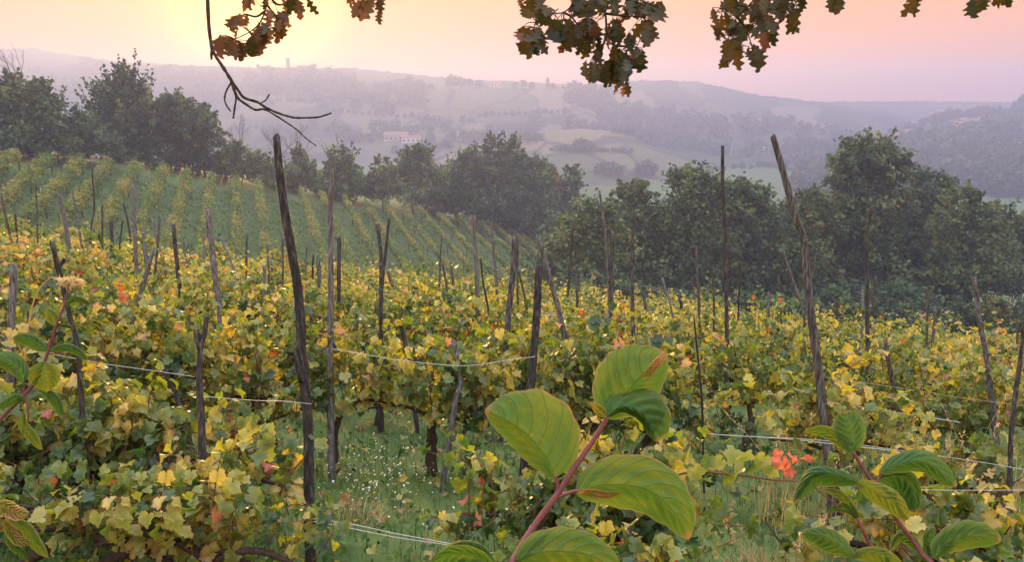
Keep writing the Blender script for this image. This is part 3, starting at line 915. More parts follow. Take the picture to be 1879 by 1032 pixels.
def woods(name, surf, D, x0, x1, t0, t1, n, size, seed, keep=None):
    rs = np.random.default_rng(seed)
    mb = MB()
    px, t = rs.uniform(x0, x1, n), rs.uniform(t0, t1, n)
    for a, b in zip(px, t):
        if keep is not None and not keep(a, b):
            continue
        c = surf(a, b)
        s = size * KD * rs.uniform(0.6, 1.4)
        crown_mesh(mb, rs, [(c + np.array((0, 0, s * 0.5)), np.array((s, s, s * 0.9)))], 16, 8, s * 0.32, tint=rs.uniform(0.2, 0.7))
    o = mb.build(name, M['far_leaf'], None, smooth=False)
    tag(o, kind='stuff')


woods('woods', h_right, 330, 1470, 1990, -1.0, -0.03, 950, 3.7, 1, lambda a, t: not (1590 < a < 1815 and t > -0.34))
woods('woods', h_mid, 400, 1040, 1330, -0.8, -0.03, 300, 4.0, 2, lambda a, t: vnoise(a * .02, t * 9, 4) > -0.25)
woods('woods', h_mid, 400, 620, 780, -0.35, -0.02, 110, 3.4, 3, lambda a, t: vnoise(a * .03, t * 12, 5) > 0.0)
woods('woods', h_mid, 400, 400, 1000, -0.95, -0.5, 160, 3.2, 4, lambda a, t: vnoise(a * .012, t * 14, 6) > 0.25)
woods('woods', h_c, 370, 1120, 1640, -0.8, -0.03, 240, 3.4, 5, lambda a, t: vnoise(a * .02, t * 9, 8) > -0.1)
woods('woods', h_castle, 490, -60, 760, -0.6, -0.03, 320, 4.2, 6, lambda a, t: vnoise(a * .015, t * 9, 9) > -0.2)


# ------------------------------------------------------------------ buildings far off
def house(name, label, px, py, D, w, d, h, rh, yaw=0.0, wall='plaster', wins=3, storeys=1, group=None, cat='house', flat=False):
    """px,py = middle of the foot of the front wall"""
    d_ = land_depth(px, py, D * KD)
    c = P(px, py, d_)
    root = empty(name, c, label, cat, group)
    root.rotation_euler = (0, 0, yaw)
    root.scale = (d_ / D,) * 3
    mb = MB()
    box(mb, (-w / 2, 0, -1.2), (w / 2, d, h))
    mb.build('wall', M[wall], root, smooth=False)
    mb = MB()
    o = 0.35
    V = [(-w / 2 - o, -o, h), (w / 2 + o, -o, h), (w / 2 + o, d + o, h), (-w / 2 - o, d + o, h), (-w / 2 - o, d / 2, h + rh), (w / 2 + o, d / 2, h + rh)]
    mb.add(np.array(V) + (0, 0, 0.03), [np.array([(0, 1, 5, 4), (2, 3, 4, 5), (3, 2, 1, 0)]), np.array([(1, 2, 5), (3, 0, 4)])])
    mb.build('roof', M['roof_tile'], root, smooth=False)
    for s in range(storeys):
        for i in range(wins):
            x = -w / 2 + (i + 0.5) * w / wins
            z = h * (s + 0.38) / storeys
            mb = MB()
            ww, wh = min(0.55, w / wins * 0.22), h / storeys * 0.22
            box(mb, (x - ww, -0.06, z - wh * 0.6), (x + ww, 0.05, z + wh))
            mb.build('window', M['dark_opening'], root, smooth=False)
    return root


HG = 'houses of the hill village'
house('farmhouse', 'long misty farmhouse with a low tiled roof in the valley', 726, 258, 300, 8.4, 6, 1.9, 1.3, 0.06, 'plaster', 5)
house('outbuilding', 'white lower wing with dark openings at the end of the misty farmhouse', 754, 262, 296, 6.6, 5, 1.9, 0.7, 0.06, 'white_plaster', 4)
house('ridge_house', 'pale house with a low roof on the middle ridge left of the hanging oak leaves', 910, 160, 398, 5.2, 5, 2.3, 1.1, 0, 'white_plaster', 3)
house('ridge_house', 'long low hazy house on the middle ridge beside the pointed tree', 1032, 164, 398, 8.0, 5, 1.4, 0.9, 0, 'plaster', 3)
house('stone_hut', 'small square hut standing on the low field ridge right of the pylon', 1397, 283, 262, 2.2, 2.2, 1.9, 0.5, 0.2, 'stone', 1)
house('village_house', 'long red roofed house at the lower end of the hill village', 1636, 256, 322, 10.5, 6, 1.3, 1.1, -0.12, 'white_plaster', 5, 1, HG)
house('village_house', 'wide house under a pinkish roof in the middle of the hill village', 1686, 250, 322, 9.0, 6, 1.6, 1.3, -0.1, 'plaster', 4, 1, HG)
house('village_house', 'white house front just below the wide pinkish roof', 1694, 262, 316, 6.2, 5, 1.8, 0.8, -0.1, 'white_plaster', 4, 1, HG)
house('village_house', 'tall cream house with rows of windows among the trees at the crest', 1782, 236, 322, 7.0, 6, 3.1, 1.0, 0.1, 'plaster', 3, 2, HG)
house('village_house', 'small bright white house alone on the wooded slope of the village hill', 1757, 261, 314, 3.4, 4, 1.2, 0.5, 0.3, 'white_plaster', 2, 1, HG)
house('village_house', 'small pale house half hidden by trees at the top end of the village crest', 1868, 224, 320, 3.6, 4, 1.4, 0.7, 0.2, 'white_plaster', 2, 1, HG)
house('ridge_house', 'hazy house on the low ridge above the pylon', 1386, 225, 368, 6.5, 5, 1.4, 0.8, 0, 'plaster', 3)
house('ridge_house', 'hazy house on the low ridge near the two dark cypresses', 1520, 236, 368, 5.5, 5, 1.4, 0.8, 0, 'plaster', 3)

# the castle on its hill
c = P(536, 137, 495 * KD)
castle = empty('castle', c, 'hazy hilltop castle with a tall square tower and a small turret', 'castle')
castle.scale = (0.96 * KD, 0.96 * KD, 0.96 * KD)
mb = MB()
box(mb, (-14, 0, -4), (17, 10, 3.4))
box(mb, (-10, 1, 3.4), (-4, 9, 4.6))
mb.build('wall', M['stone'], castle, smooth=False)
mb = MB()
box(mb, (3, 1.5, 3.4), (8.5, 8, 6.0))
box(mb, (-3.8, 1.5, 3.4), (2.9, 8, 4.8))
mb.build('keep', M['stone'], castle, smooth=False)
mb = MB()
box(mb, (-4.0, 2, 0), (-2.0, 4, 10.0))
for q in range(3):
    box(mb, (-4.15 + q * 0.85, 1.85, 10.0), (-3.6 + q * 0.85, 4.15, 10.7))
mb.build('tower', M['stone'], castle, smooth=False)
mb = MB()
box(mb, (12.2, 3, 3.4), (13.6, 4.4, 7.2))
box(mb, (11.9, 2.7, 6.2), (13.9, 4.7, 6.8))
mb.build('turret', M['stone'], castle, smooth=False)


def pylon(label, px, base_py, top_py, D):
    D = land_depth(px, base_py, D * KD)
    b = P(px, base_py, D)
    h = (base_py - top_py) * D / FPX / CT
    root = empty('pylon', b, label, 'pylon')
    w0, w1, r = h * 0.11, h * 0.022, 0.10 * D / 265
    mb = MB()
    lv = np.linspace(0, 1, 9)
    wd = lambda f: (w0 + (w1 - w0) * min(1, f / 0.62))
    cs = [(-1, -1), (1, -1), (1, 1), (-1, 1)]
    for sx, sy in cs:
        tube(mb, [(sx * wd(f), sy * wd(f), f * h - (1.0 if f == 0 else 0)) for f in lv], r, 4)
    for a, b_ in zip(lv[:-1], lv[1:]):
        for i in range(4):
            (ax, ay), (bx, by) = cs[i], cs[(i + 1) % 4]
            tube(mb, [(ax * wd(a), ay * wd(a), a * h), (bx * wd(b_), by * wd(b_), b_ * h)], r * 0.7, 4)
            tube(mb, [(bx * wd(a), by * wd(a), a * h), (ax * wd(b_), ay * wd(b_), b_ * h)], r * 0.7, 4)
    mb.build('mast', M['steel'], root, smooth=False)
    for f, l in ((0.66, 0.19), (0.8, 0.16), (0.92, 0.12)):
        mb = MB()
        tube(mb, [(-l * h, 0, f * h), (l * h, 0, f * h)], r, 4)
        tube(mb, [(-l * h, 0, f * h), (0, 0, f * h + 0.06 * h)], r * 0.7, 4)
        tube(mb, [(l * h, 0, f * h), (0, 0, f * h + 0.06 * h)], r * 0.7, 4)
        mb.build('crossarm', M['steel'], root, smooth=False)


pylon('hazy lattice pylon standing on the low field ridge beside the hut', 1346, 286, 232, 262)
pylon('fainter lattice pylon on the far slope behind the other pylon', 1325, 222, 180, 368)

# ------------------------------------------------------------------ the far vineyard across the dip
ROWD = np.array((-0.310, 0.951))
ROW_TOPS = [(-50, 262), (-12, 266), (31, 270), (90, 276), (148, 281), (199, 284), (250, 291), (300, 299), (344, 308), (388, 313), (433, 320), (473, 323), (512, 332),
            (552, 340), (590, 347), (632, 355), (671, 366), (708, 371), (739, 376), (773, 380), (805, 387), (841, 392), (880, 402), (906, 407), (930, 411), (947, 417), (966, 421), (982, 426)]
ROW_WHERE = ['running out of view below the olive green tree', 'starting under the olive green tree', 'starting below the dark bush beside the olive tree', 'starting below the spiky tree, nearest its left side',
             'starting right under the spiky tree', 'starting below the rounded dark tree', 'starting below the narrow tree at the end of the bank', 'starting under the bare twig, widening downwards',
             'starting below the low brownish bush', 'starting left of the olive bush with a pointed top', 'starting under the olive bush with a pointed top', 'running straight down just left of the big bent post',
             'passing behind the big bent post', 'starting just right of the big bent post', 'starting just left of the split thin post', 'starting just right of the split thin post',
             'starting below the sparse airy tree', 'starting below the thin young tree', 'starting below the yellow green bush', 'starting left of the tree with flat tiered branches',
             'starting below the tree with flat tiered branches', 'starting at the dark undergrowth below the tiered tree', 'starting left of the twin topped tree', 'starting below the left half of the twin topped tree',
             'starting below the right half of the twin topped tree', 'third from the right end', 'second from the right end', 'last at the right end beside the trees']
for i, (px, py) in enumerate(ROW_TOPS):
    rs = np.random.default_rng(300 + i)
    D = rowplane(px, py)
    top = P(px, py, D)
    ln = np.clip(np.hypot(top[0], top[1]) - 27, 20, 62)
    base = gpt(top[0], top[1])
    root = empty('vine_row', base, 'far trellised vine row ' + ROW_WHERE[i], 'vine row', 'vine rows on the far slope')
    n = int(ln * 290)
    s = rs.uniform(0, ln, n)
    x = top[0] - ROWD[0] * s
    y = top[1] - ROWD[1] * s
    lump = 0.85 + 0.3 * vnoise(s * 0.9, s * 0 + i, 3) + 0.2 * vnoise(s * 2.6, s * 0 + i, 4)
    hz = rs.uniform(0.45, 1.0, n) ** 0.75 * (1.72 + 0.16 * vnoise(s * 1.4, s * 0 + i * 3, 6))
    off = rs.normal(0, 0.17, n) * lump
    x = x + 0.951 * off
    y = y + 0.310 * off
    keep = (hz > 1.2 - 0.55 * lump) & (rs.uniform(size=n) < 0.6 + 0.4 * lump)
    x, y, hz, s = x[keep], y[keep], hz[keep], s[keep]
    n = len(x)
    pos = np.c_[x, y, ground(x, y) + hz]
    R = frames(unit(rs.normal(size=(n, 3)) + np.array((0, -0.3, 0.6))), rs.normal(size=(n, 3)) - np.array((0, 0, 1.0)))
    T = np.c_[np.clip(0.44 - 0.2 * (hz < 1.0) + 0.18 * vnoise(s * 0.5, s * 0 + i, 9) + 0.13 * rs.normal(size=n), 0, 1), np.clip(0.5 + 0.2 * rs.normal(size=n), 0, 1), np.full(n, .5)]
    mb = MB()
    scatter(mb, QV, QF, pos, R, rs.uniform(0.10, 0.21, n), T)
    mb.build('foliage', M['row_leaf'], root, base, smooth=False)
    for q in np.arange(0, ln, 7.0):
        g = gpt(top[0] - ROWD[0] * q, top[1] - ROWD[1] * q)
        mb = MB()
        tl = rs.normal(0, 0.05, 2)
        tube(mb, [g + (tl[0], tl[1], 2.05 + rs.uniform(-.1, .15)), g - (0, 0, 0.2)], [0.045, 0.05], 6)
        mb.build('post', M['post_wood'], root, base)

# ------------------------------------------------------------------ the near vineyard: rows run across the slope
ROW_Y = {0: 2.95, 1: 3.65, 2: 5.5, 3: 7.4, 4: 9.4, 5: 11.6, 6: 14.0, 7: 16.5, 8: 19.0, 9: 21.6}
YAW = 0.06


def row_depth(row, px, py=700.0):
    cx, u = (px - 939.5) / FPX, (516.0 - py) / FPX
    return ROW_Y[row] / (CT + u * ST + YAW * cx)


def row_x(row, px):
    D = row_depth(row, px)
    x = (px - 939.5) / FPX * D
    return x, ROW_Y[row] - YAW * x


# posts: row, outline points in the photograph from the top down, width at top and bottom in pixels, label
POSTS = [
    (1, [(507, 250), (517, 350), (533, 450), (545, 520), (552, 590), (553, 650), (560, 720), (566, 800), (567, 900), (570, 1032)], 14, 20, 'tall bent weathered post with a knobbly bulge, in the nearest vine row'),
    (2, [(611, 310), (606, 390), (607, 500), (607, 600), (606, 720), (609, 900)], 8, 14, 'straight split grey post just right of the tall bent knobbly post'),
    (3, [(562, 542), (574, 600), (590, 680), (600, 740)], 5, 7, 'thin dark stake leaning between the knobbly bent post and the split grey post'),
    (2, [(1418, 250), (1425, 275), (1446, 350), (1455, 385), (1474, 440), (1480, 500), (1489, 590), (1499, 660), (1508, 740), (1519, 830), (1525, 880)], 11, 16, 'tall dark post bent to the left, tallest on the side of the wooded hill'),
    (4, [(1326, 268), (1326, 340), (1329, 400), (1332, 500), (1333, 580), (1334, 640)], 6, 8, 'very tall straight thin pole left of the tall dark bent post'),
    (2, [(989, 487), (984, 590), (976, 690), (970, 745)], 14, 15, 'thick square cut dark post with a flat top behind the big cornel leaves'),
    (3, [(988, 431), (1003, 490), (1025, 570), (1045, 660), (1065, 760)], 7, 11, 'long pole leaning to the left over the thick square cut post'),
    (3, [(944, 435), (941, 500), (931, 600), (925, 712)], 10, 13, 'stout grey post with rounded top just left of the thick square cut post'),
    (5, [(951, 440), (949, 490), (950, 540)], 4, 4, 'thin stick standing close against the stout grey post'),
    (6, [(952, 498), (960, 533), (966, 560)], 4, 4, 'short leaning stick at the foot of the thin stick by the stout grey post'),
    (3, [(381, 385), (388, 450), (395, 509), (405, 587), (408, 690)], 10, 12, 'thick brown slightly tilted post left of the knobbly bent post'),
    (4, [(318, 413), (325, 485), (337, 588), (345, 680)], 7, 9, 'grey stake with a dark lower half just left of the thick brown post'),
    (3, [(281, 459), (265, 515), (250, 567), (225, 675)], 7, 9, 'stake leaning strongly to the right, crossing in front of the tall straight left post'),
    (5, [(244, 337), (247, 420), (252, 515)], 6, 7, 'tall straight dark post rising highest among the left stakes'),
    (5, [(293, 395), (289, 450), (283, 515)], 4, 5, 'thin upright stake just right of the tall straight dark left post'),
    (6, [(276, 396), (288, 440), (301, 488)], 4, 5, 'thin stake tilted left, crossing the thin upright stake beside the tall left post'),
    (6, [(263, 420), (266, 450), (270, 480)], 7, 8, 'short grey stub just right of the tall straight dark left post'),
    (7, [(226, 372), (235, 410), (243, 465)], 4, 4, 'slim grey stick leaning left just left of the tall straight dark left post'),
    (7, [(225, 405), (222, 430), (219, 460)], 3, 3, 'short thin stick beside the slim leaning grey stick'),
    (6, [(204, 405), (205, 440), (205, 485)], 6, 7, 'blunt straight grey post in the middle of the left stakes'),
    (8, [(187, 376), (188, 410), (188, 447)], 4, 4, 'slim straight stick right of the crooked dark stick'),
    (6, [(169, 312), (171, 345), (173, 380), (168, 415), (166, 440), (169, 488)], 3, 4, 'crooked dark thin stick with a kink, tallest of the thin left stakes'),
    (7, [(133, 352), (141, 400), (150, 450)], 4, 5, 'slim pale stake tilted left, just left of the crooked dark stick'),
    (6, [(109, 357), (119, 405), (128, 463)], 6, 8, 'thick curved grey stake leaning left among the leftmost stakes'),
    (6, [(65, 334), (68, 400), (70, 460), (77, 527)], 3, 4, 'very slim tall stick standing alone near the left end of the rows'),
    (7, [(28, 393), (30, 425), (33, 460)], 4, 4, 'slim stick between the leftmost leaning stake and the very slim tall stick'),
    (7, [(2, 357), (9, 390), (18, 430)], 4, 5, 'leftmost grey stake, leaning to the left'),
    (1, [(95, 443), (106, 490), (114, 520), (128, 580), (143, 640), (149, 726), (156, 821), (163, 930)], 8, 11, 'long pale bent stake with a side stub, in front of the left vines'),
    (2, [(25, 487), (22, 560), (20, 600), (18, 660)], 12, 13, 'short broad stump of a post with a ragged top at the left end'),
    (5, [(43, 440), (45, 500), (47, 555)], 4, 5, 'slim upright stake just right of the short broad ragged stump'),
    (1, [(379, 580), (375, 615), (368, 640), (366, 700), (370, 780), (372, 860), (374, 900)], 7, 15, 'forked grey stake sunk in the nearest left vines'),
    (2, [(293, 658), (303, 682), (316, 712), (330, 745)], 7, 9, 'short stub leaning left behind the nearest left vines'),
    (5, [(453, 432), (452, 480), (452, 535)], 4, 4, 'thin straight stick between the thick brown post and the knobbly bent post'),
    (4, [(485, 488), (485, 530), (485, 580)], 6, 6, 'blunt grey stick paired with a pointed darker stick'),
    (5, [(490, 450), (493, 500), (497, 560)], 4, 5, 'pointed darker stick paired with the blunt grey stick'),
    (5, [(518, 432), (519, 480), (519, 543)], 4, 5, 'thin straight stick close to the left of the knobbly bent post'),
    (7, [(407, 434), (413, 455), (422, 476)], 4, 4, 'short pale stick bent to the left, right of the thick brown post'),
    (8, [(374, 434), (374, 455), (374, 480)], 4, 4, 'short thin stick just left of the thick brown post'),
    (8, [(336, 434), (338, 450), (340, 471)], 3, 4, 'short thin stick just right of the grey stake with a dark lower half'),
    (7, [(499, 465), (499, 480), (499, 497)], 4, 4, 'short dark stick tip just right of the pair of blunt and pointed sticks'),
    (5, [(584, 478), (586, 510), (587, 545)], 8, 9, 'short blunt post just left of the split grey post'),
    (4, [(623, 435), (622, 500), (622, 560), (620, 610)], 7, 8, 'grey post close to the right of the split grey post'),
    (7, [(575, 468), (574, 485), (574, 505)], 3, 4, 'short slim stick behind the short blunt post'),
    (8, [(563, 452), (562, 470), (561, 492)], 3, 3, 'short slim stick just right of the knobbly bent post'),
    (3, [(693, 412), (699, 470), (699, 520), (698, 690)], 6, 8, 'dark post with a kinked top, left one of a crossing pair'),
    (3, [(714, 402), (709, 450), (704, 500), (699, 570)], 5, 5, 'slim dark pole leaning right, right one of the crossing pair'),
    (6, [(712, 498), (716, 512), (721, 530)], 6, 6, 'short grey stub at the right foot of the crossing pair'),
    (6, [(811, 430), (808, 475), (806, 525)], 3, 4, 'thin dark stick rising right of the crossing pair'),
    (6, [(812, 485), (815, 500), (819, 525)], 4, 4, 'short dark stick touching the foot of the thin dark stick'),
    (6, [(827, 482), (829, 500), (832, 525)], 4, 5, 'short stick just right of the short dark stick'),
    (5, [(869, 396), (872, 450), (876, 535)], 7, 8, 'tall grey post with a forked tip against the far vine rows'),
    (4, [(882, 475), (887, 520), (897, 575)], 3, 4, 'thin dark twig like stake just right of the tall grey fork tipped post'),
    (6, [(901, 408), (906, 465), (912, 535)], 4, 6, 'slender grey stake leaning left between the fork tipped post and the stout grey post'),
    (3, [(732, 583), (736, 600), (743, 628)], 7, 8, 'short grey stub half hidden in the vines right of the crossing pair'),
    (5, [(824, 546), (826, 560), (829, 580)], 6, 7, 'grey stub showing between leaves below the thin dark stick'),
    (2, [(831, 626), (838, 650), (845, 700), (835, 740)], 7, 10, 'gnarled dark stub leaning in the vines left of the stout grey post'),
    (6, [(1051, 417), (1047, 470), (1042, 545)], 4, 4, 'slim dark stick between the leaning pole and the tall pair of posts'),
    (6, [(1058, 487), (1058, 510), (1059, 540)], 5, 5, 'short light stick right of the slim dark stick'),
    (5, [(1100, 350), (1106, 395), (1112, 440), (1116, 490), (1119, 555)], 4, 7, 'tall tapering post, the taller of a close pair'),
    (5, [(1124, 426), (1123, 480), (1121, 550)], 7, 8, 'shorter blunt post, the lower of the close pair'),
    (4, [(1162, 388), (1161, 480), (1161, 577), (1163, 620)], 6, 7, 'straight post with a pointed top right of the close pair'),
    (6, [(1215, 510), (1222, 535), (1232, 568)], 4, 4, 'short stick leaning left right of the straight pointed post'),
    (6, [(1179, 536), (1181, 545), (1184, 562)], 4, 5, 'very short stub just right of the straight pointed post'),
    (7, [(1249, 551), (1250, 560), (1250, 575)], 5, 5, 'very short stub between the short leaning stick and two thin sticks'),
    (5, [(1278, 454), (1280, 510), (1283, 570)], 4, 5, 'thin grey stick, left one of two before the dark bushy tree'),
    (5, [(1304, 439), (1307, 500), (1310, 570)], 3, 4, 'thin grey stick, right one of two before the dark bushy tree'),
    (6, [(1359, 478), (1357, 520), (1355, 570)], 3, 4, 'thin stick just right of the very tall straight pole'),
    (6, [(1411, 536), (1410, 555), (1409, 586)], 5, 6, 'short rounded stub left of the foot of the tall dark bent post'),
    (6, [(1428, 505), (1430, 540), (1433, 582)], 4, 5, 'short straight stick left of the tall dark bent post'),
    (5, [(1437, 461), (1453, 510), (1474, 575)], 4, 5, 'slim stake leaning left into the tall dark bent post'),
    (5, [(1501, 451), (1489, 509), (1480, 562)], 2, 3, 'very slim stick leaning right out of the tall dark bent post'),
    (4, [(1598, 380), (1591, 437), (1591, 500), (1591, 587), (1593, 690)], 5, 8, 'tall straight post with a forked tip before the tallest grey green tree'),
    (6, [(1583, 533), (1583, 555), (1584, 586)], 5, 5, 'short stub touching the left of the tall fork tipped post on the right'),
    (6, [(1608, 509), (1604, 540), (1600, 575)], 5, 6, 'short stake leaning right beside the tall fork tipped post on the right'),
    (7, [(1537, 555), (1536, 565), (1535, 582)], 4, 4, 'small stub between the tall dark bent post and the fork tipped post'),
    (6, [(1700, 529), (1701, 545), (1702, 570)], 5, 5, 'short straight stick left of the blunt right hand post'),
    (6, [(1715, 563), (1715, 570), (1716, 584)], 5, 5, 'tiny stub beside the short straight stick on the right'),
    (6, [(1867, 563), (1868, 575), (1868, 592)], 3, 4, 'short thin stick at the far right end of the rows'),
    (3, [(1787, 509), (1797, 587), (1810, 660), (1822, 760), (1832, 850)], 8, 11, 'dark post with a blunt top leaning left near the right end'),
    (3, [(1624, 624), (1632, 672), (1641, 720), (1646, 765), (1656, 840)], 8, 10, 'low grey post leaning left in the right hand vines'),
    (2, [(1273, 580), (1280, 650), (1288, 740)], 3, 4, 'thin black metal stake standing right of the big cornel leaves'),
    (2, [(1880, 590), (1872, 660), (1862, 730), (1855, 800), (1852, 880), (1850, 972)], 7, 10, 'grey post leaning right, rightmost of all posts, standing in the grass'),
]
post_objs = []
for i, (row, pts, w0, w1, label) in enumerate(POSTS):
    rs = np.random.default_rng(500 + i)
    bx, by = pts[-1]
    D = row_depth(row, bx, by) - (0.30 if row < 5 else 0.1)
    lean = rs.normal(0, 0.012)
    n = len(pts)
    W = np.array([P(x, y, D * (1 + lean * (1 - j / (n - 1)))) for j, (x, y) in enumerate(pts)])
    d = unit(W[-1] - W[-2])
    d = unit(d * np.array((0.6, 0.3, 1.0)))
    g = float(ground(W[-1][0], W[-1][1]))
    if W[-1][2] > g:
        L_ = (W[-1][2] - g + 0.12) / max(0.3, -d[2])
        W = np.concatenate((W, [W[-1] + d * L_ * 0.5, W[-1] + d * L_]))
    C = spline(W, 5)
    top_y, full = C[0][2], C[0][2] - C[-1][2]
    f = (top_y - C[:, 2]) / full
    vis = (W[0][2] - P(bx, by, D)[2]) / full
    rad = np.interp(f, [0, max(vis, .05), 1], [w0, w1, w1 * 1.06]) * D / FPX / 2 * 1.04
    rad = rad * (1 + 0.05 * vnoise(f * 9, f * 0 + i, i))
    base = np.array((C[-1][0], C[-1][1], C[-1][2]))
    mb = MB()
    tube(mb, C, rad, 10 if w1 > 6 else 6, rough=0.07 if w1 > 6 else 0.05, seed=i, groove=0.28 if w1 > 9 else 0.12, jag=w0 * D / FPX * 0.35)
    mat = 'black_iron' if 'metal' in label else 'post_wood'
    if mat not in M:
        M['black_iron'] = noise_mat('black_iron', [(0.3, (0.012, 0.012, 0.012)), (0.7, (0.03, 0.028, 0.026))], 20, rough=0.6)
    # side stubs and forks some posts have
    if i in (30,):
        q = P(368, 640, D)
        tube(mb, spline([P(360, 606, D), P(362, 625, D), q], 3), np.linspace(5, 7, 7) * D / FPX, 7, rough=.1, seed=3, jag=0.006)
    if i in (27,):
        tube(mb, spline([P(118, 474, D), P(114, 482, D), P(106, 492, D)], 3), np.linspace(2.5, 4, 7) * D / FPX, 6, rough=.1, seed=3)
    if i == 0:
        tube(mb, spline([P(541, 640, D * .997), P(546, 665, D * .997), P(556, 700, D)], 4), np.linspace(3, 9, 9) * D / FPX, 8, rough=.1, seed=4)
    if i == 3:
        tube(mb, [P(1483, 440, D), P(1474, 446, D)], np.array((2.2, 4)) * D / FPX, 6, seed=5)
    if 'forked tip' in label or 'fork tipped post against' in label:
        x, y = pts[0]
        sgn = 1 if i % 2 else -1
        tube(mb, spline([P(x + 6 * sgn, y - 2, D), P(x + 3 * sgn, y + 6, D), P(x, y + 16, D)], 3), np.linspace(1.2, 2.4, 7) * D / FPX, 5, seed=6)
    o = mb.build('metal_stake' if mat == 'black_iron' else 'wooden_post', M[mat], None, base)
    tag(o, label, 'stake' if w1 < 9 else 'post', 'posts of the near vineyard')

# ------------------------------------------------------------------ wires
M['wire'] = noise_mat('wire', [(0.3, (0.42, 0.42, 0.43)), (0.7, (0.66, 0.66, 0.66))], 30, rough=0.35, spec=0.6)
M['gold_wire'] = noise_mat('gold_wire', [(0.3, (0.32, 0.24, 0.12)), (0.7, (0.50, 0.40, 0.22))], 30, rough=0.45)
WIRES = [
    (1, [(575, 953), (640, 962), (730, 981), (836, 1001), (930, 1022)], 'wire', 2.0, 'upper of two white wires sagging right from the knobbly bent post over bare soil'),
    (1, [(575, 958), (640, 970), (730, 988), (836, 1004), (930, 1030)], 'wire', 2.0, 'lower of two white wires sagging right from the knobbly bent post over bare soil'),
    (2, [(610, 641), (680, 653), (745, 663), (850, 672), (930, 662), (982, 655)], 'wire', 1.6, 'pale wire running right from the split grey post through the vines'),
    (2, [(1300, 797), (1340, 800), (1440, 806), (1540, 817), (1640, 828)], 'wire', 2.2, 'thick pale wire low across the dry grass behind the right cornel sprig'),
    (2, [(1440, 804), (1540, 812), (1640, 826), (1780, 846), (1900, 866)], 'wire', 1.6, 'thin pale wire reaching the rightmost leaning post above the grass'),
    (3, [(1515, 693), (1640, 711), (1760, 730), (1900, 748)], 'gold_wire', 1.4, 'rusty golden wire running right from the tall dark bent post'),
    (3, [(1400, 722), (1530, 740), (1640, 757), (1762, 776)], 'wire', 2.4, 'thick white wire in the vine wall below the rusty golden wire'),
    (1, [(1640, 897), (1700, 900), (1790, 901), (1900, 900)], 'wire', 1.4, 'level thin wire low at the right edge, under the cornel sprig'),
    (2, [(60, 645), (130, 657), (190, 668), (260, 678), (357, 692)], 'wire', 1.6, 'pale wire behind the left cornel sprig, ending at the forked grey stake'),
    (4, [(230, 572), (265, 580), (320, 589), (380, 597)], 'gold_wire', 2.0, 'golden wire sagging between the leaning stake and the thick brown post'),
    (1, [(372, 728), (430, 733), (478, 736), (520, 737), (572, 742)], 'wire', 1.2, 'short thin wire tied to the knobbly bent post at the top of the near vines'),
    (3, [(505, 614), (560, 614), (607, 613)], 'gold_wire', 1.6, 'golden wire passing behind the knobbly bent post to the split post'),
    (4, [(990, 578), (1040, 581), (1090, 583)], 'wire', 1.5, 'short pale wire crossing the thick square cut post'),
]
for row, pts, mat, w, label in WIRES:
    D = row_depth(row, pts[len(pts) // 2][0], pts[len(pts) // 2][1]) - 0.32
    C = spline([P(x, y, D * (1 - 0.02 * (x - pts[0][0]) / 300)) for x, y in pts], 8)
    mb = MB()
    tube(mb, C, w * 0.62 * D / FPX / 2, 5)
    o = mb.build('trellis_wire', M[mat], None, C[0])
    tag(o, label, 'wire', 'wires of the near vineyard')


# ------------------------------------------------------------------ vine leaves and vines
def vine_leaf(nout, seed, ring=True):
    """a palmate five lobed leaf: junction at the origin, tip along +y, about one unit long"""
    rs = np.random.default_rng(seed)
    key = np.radians([-180, -165, -118, -86, -56, -28, 0, 28, 56, 86, 118, 165, 180])
    rad = np.array([0.14, 0.50, 0.72, 0.60, 0.92, 0.70, 1.10, 0.70, 0.92, 0.60, 0.72, 0.50, 0.14]) * (1 + 0.08 * rs.normal(size=13))
    rad[-1] = rad[0]
    a = np.linspace(-pi, pi, nout, endpoint=False) + 1e-3
    r = np.interp(a, key, rad)
    if nout > 20:
        r = r * (1 + 0.085 * np.where(np.arange(nout) % 2 == 0, 1, -1))
    droop, twist, fold = rs.uniform(0.1, 1.0), rs.normal(0, 0.4), rs.uniform(-0.2, 1.0)

    def place(r, a):
        x, y = r * np.sin(a), r * np.cos(a)
        z = -droop * y * np.abs(y) * 0.6 + fold * np.abs(x) * 0.6 - 0.25 * fold * x * x + twist * x * y - 0.16 * r * np.cos(2.5 * a * 1.25) * 0.5
        return np.stack((x, y, z), -1)
    V = [place(np.zeros(1), np.zeros(1))]
    rd = [np.zeros(1)]
    F = []
    j = np.arange(nout)
    if ring:
        V.append(place(r * 0.55, a))
        rd.append(np.full(nout, 0.45))
        F.append(np.stack((np.zeros(nout, int), 1 + (j + 1) % nout, 1 + j), -1)[:, ::-1])
        V.append(place(r, a))
        rd.append(np.full(nout, 1.0))
        F.append(np.stack((1 + j, 1 + (j + 1) % nout, 1 + nout + (j + 1) % nout, 1 + nout + j), -1)[:, ::-1])
    else:
        V.append(place(r, a))
        rd.append(np.full(nout, 1.0))
        F.append(np.stack((np.zeros(nout, int), 1 + (j + 1) % nout, 1 + j), -1)[:, ::-1])
    return np.concatenate(V), F, np.concatenate(rd)


LEAF = {'near': [vine_leaf(30, s) for s in range(6)], 'mid': [vine_leaf(16, 20 + s, False) for s in range(5)], 'far': [vine_leaf(9, 40 + s, False) for s in range(4)]}


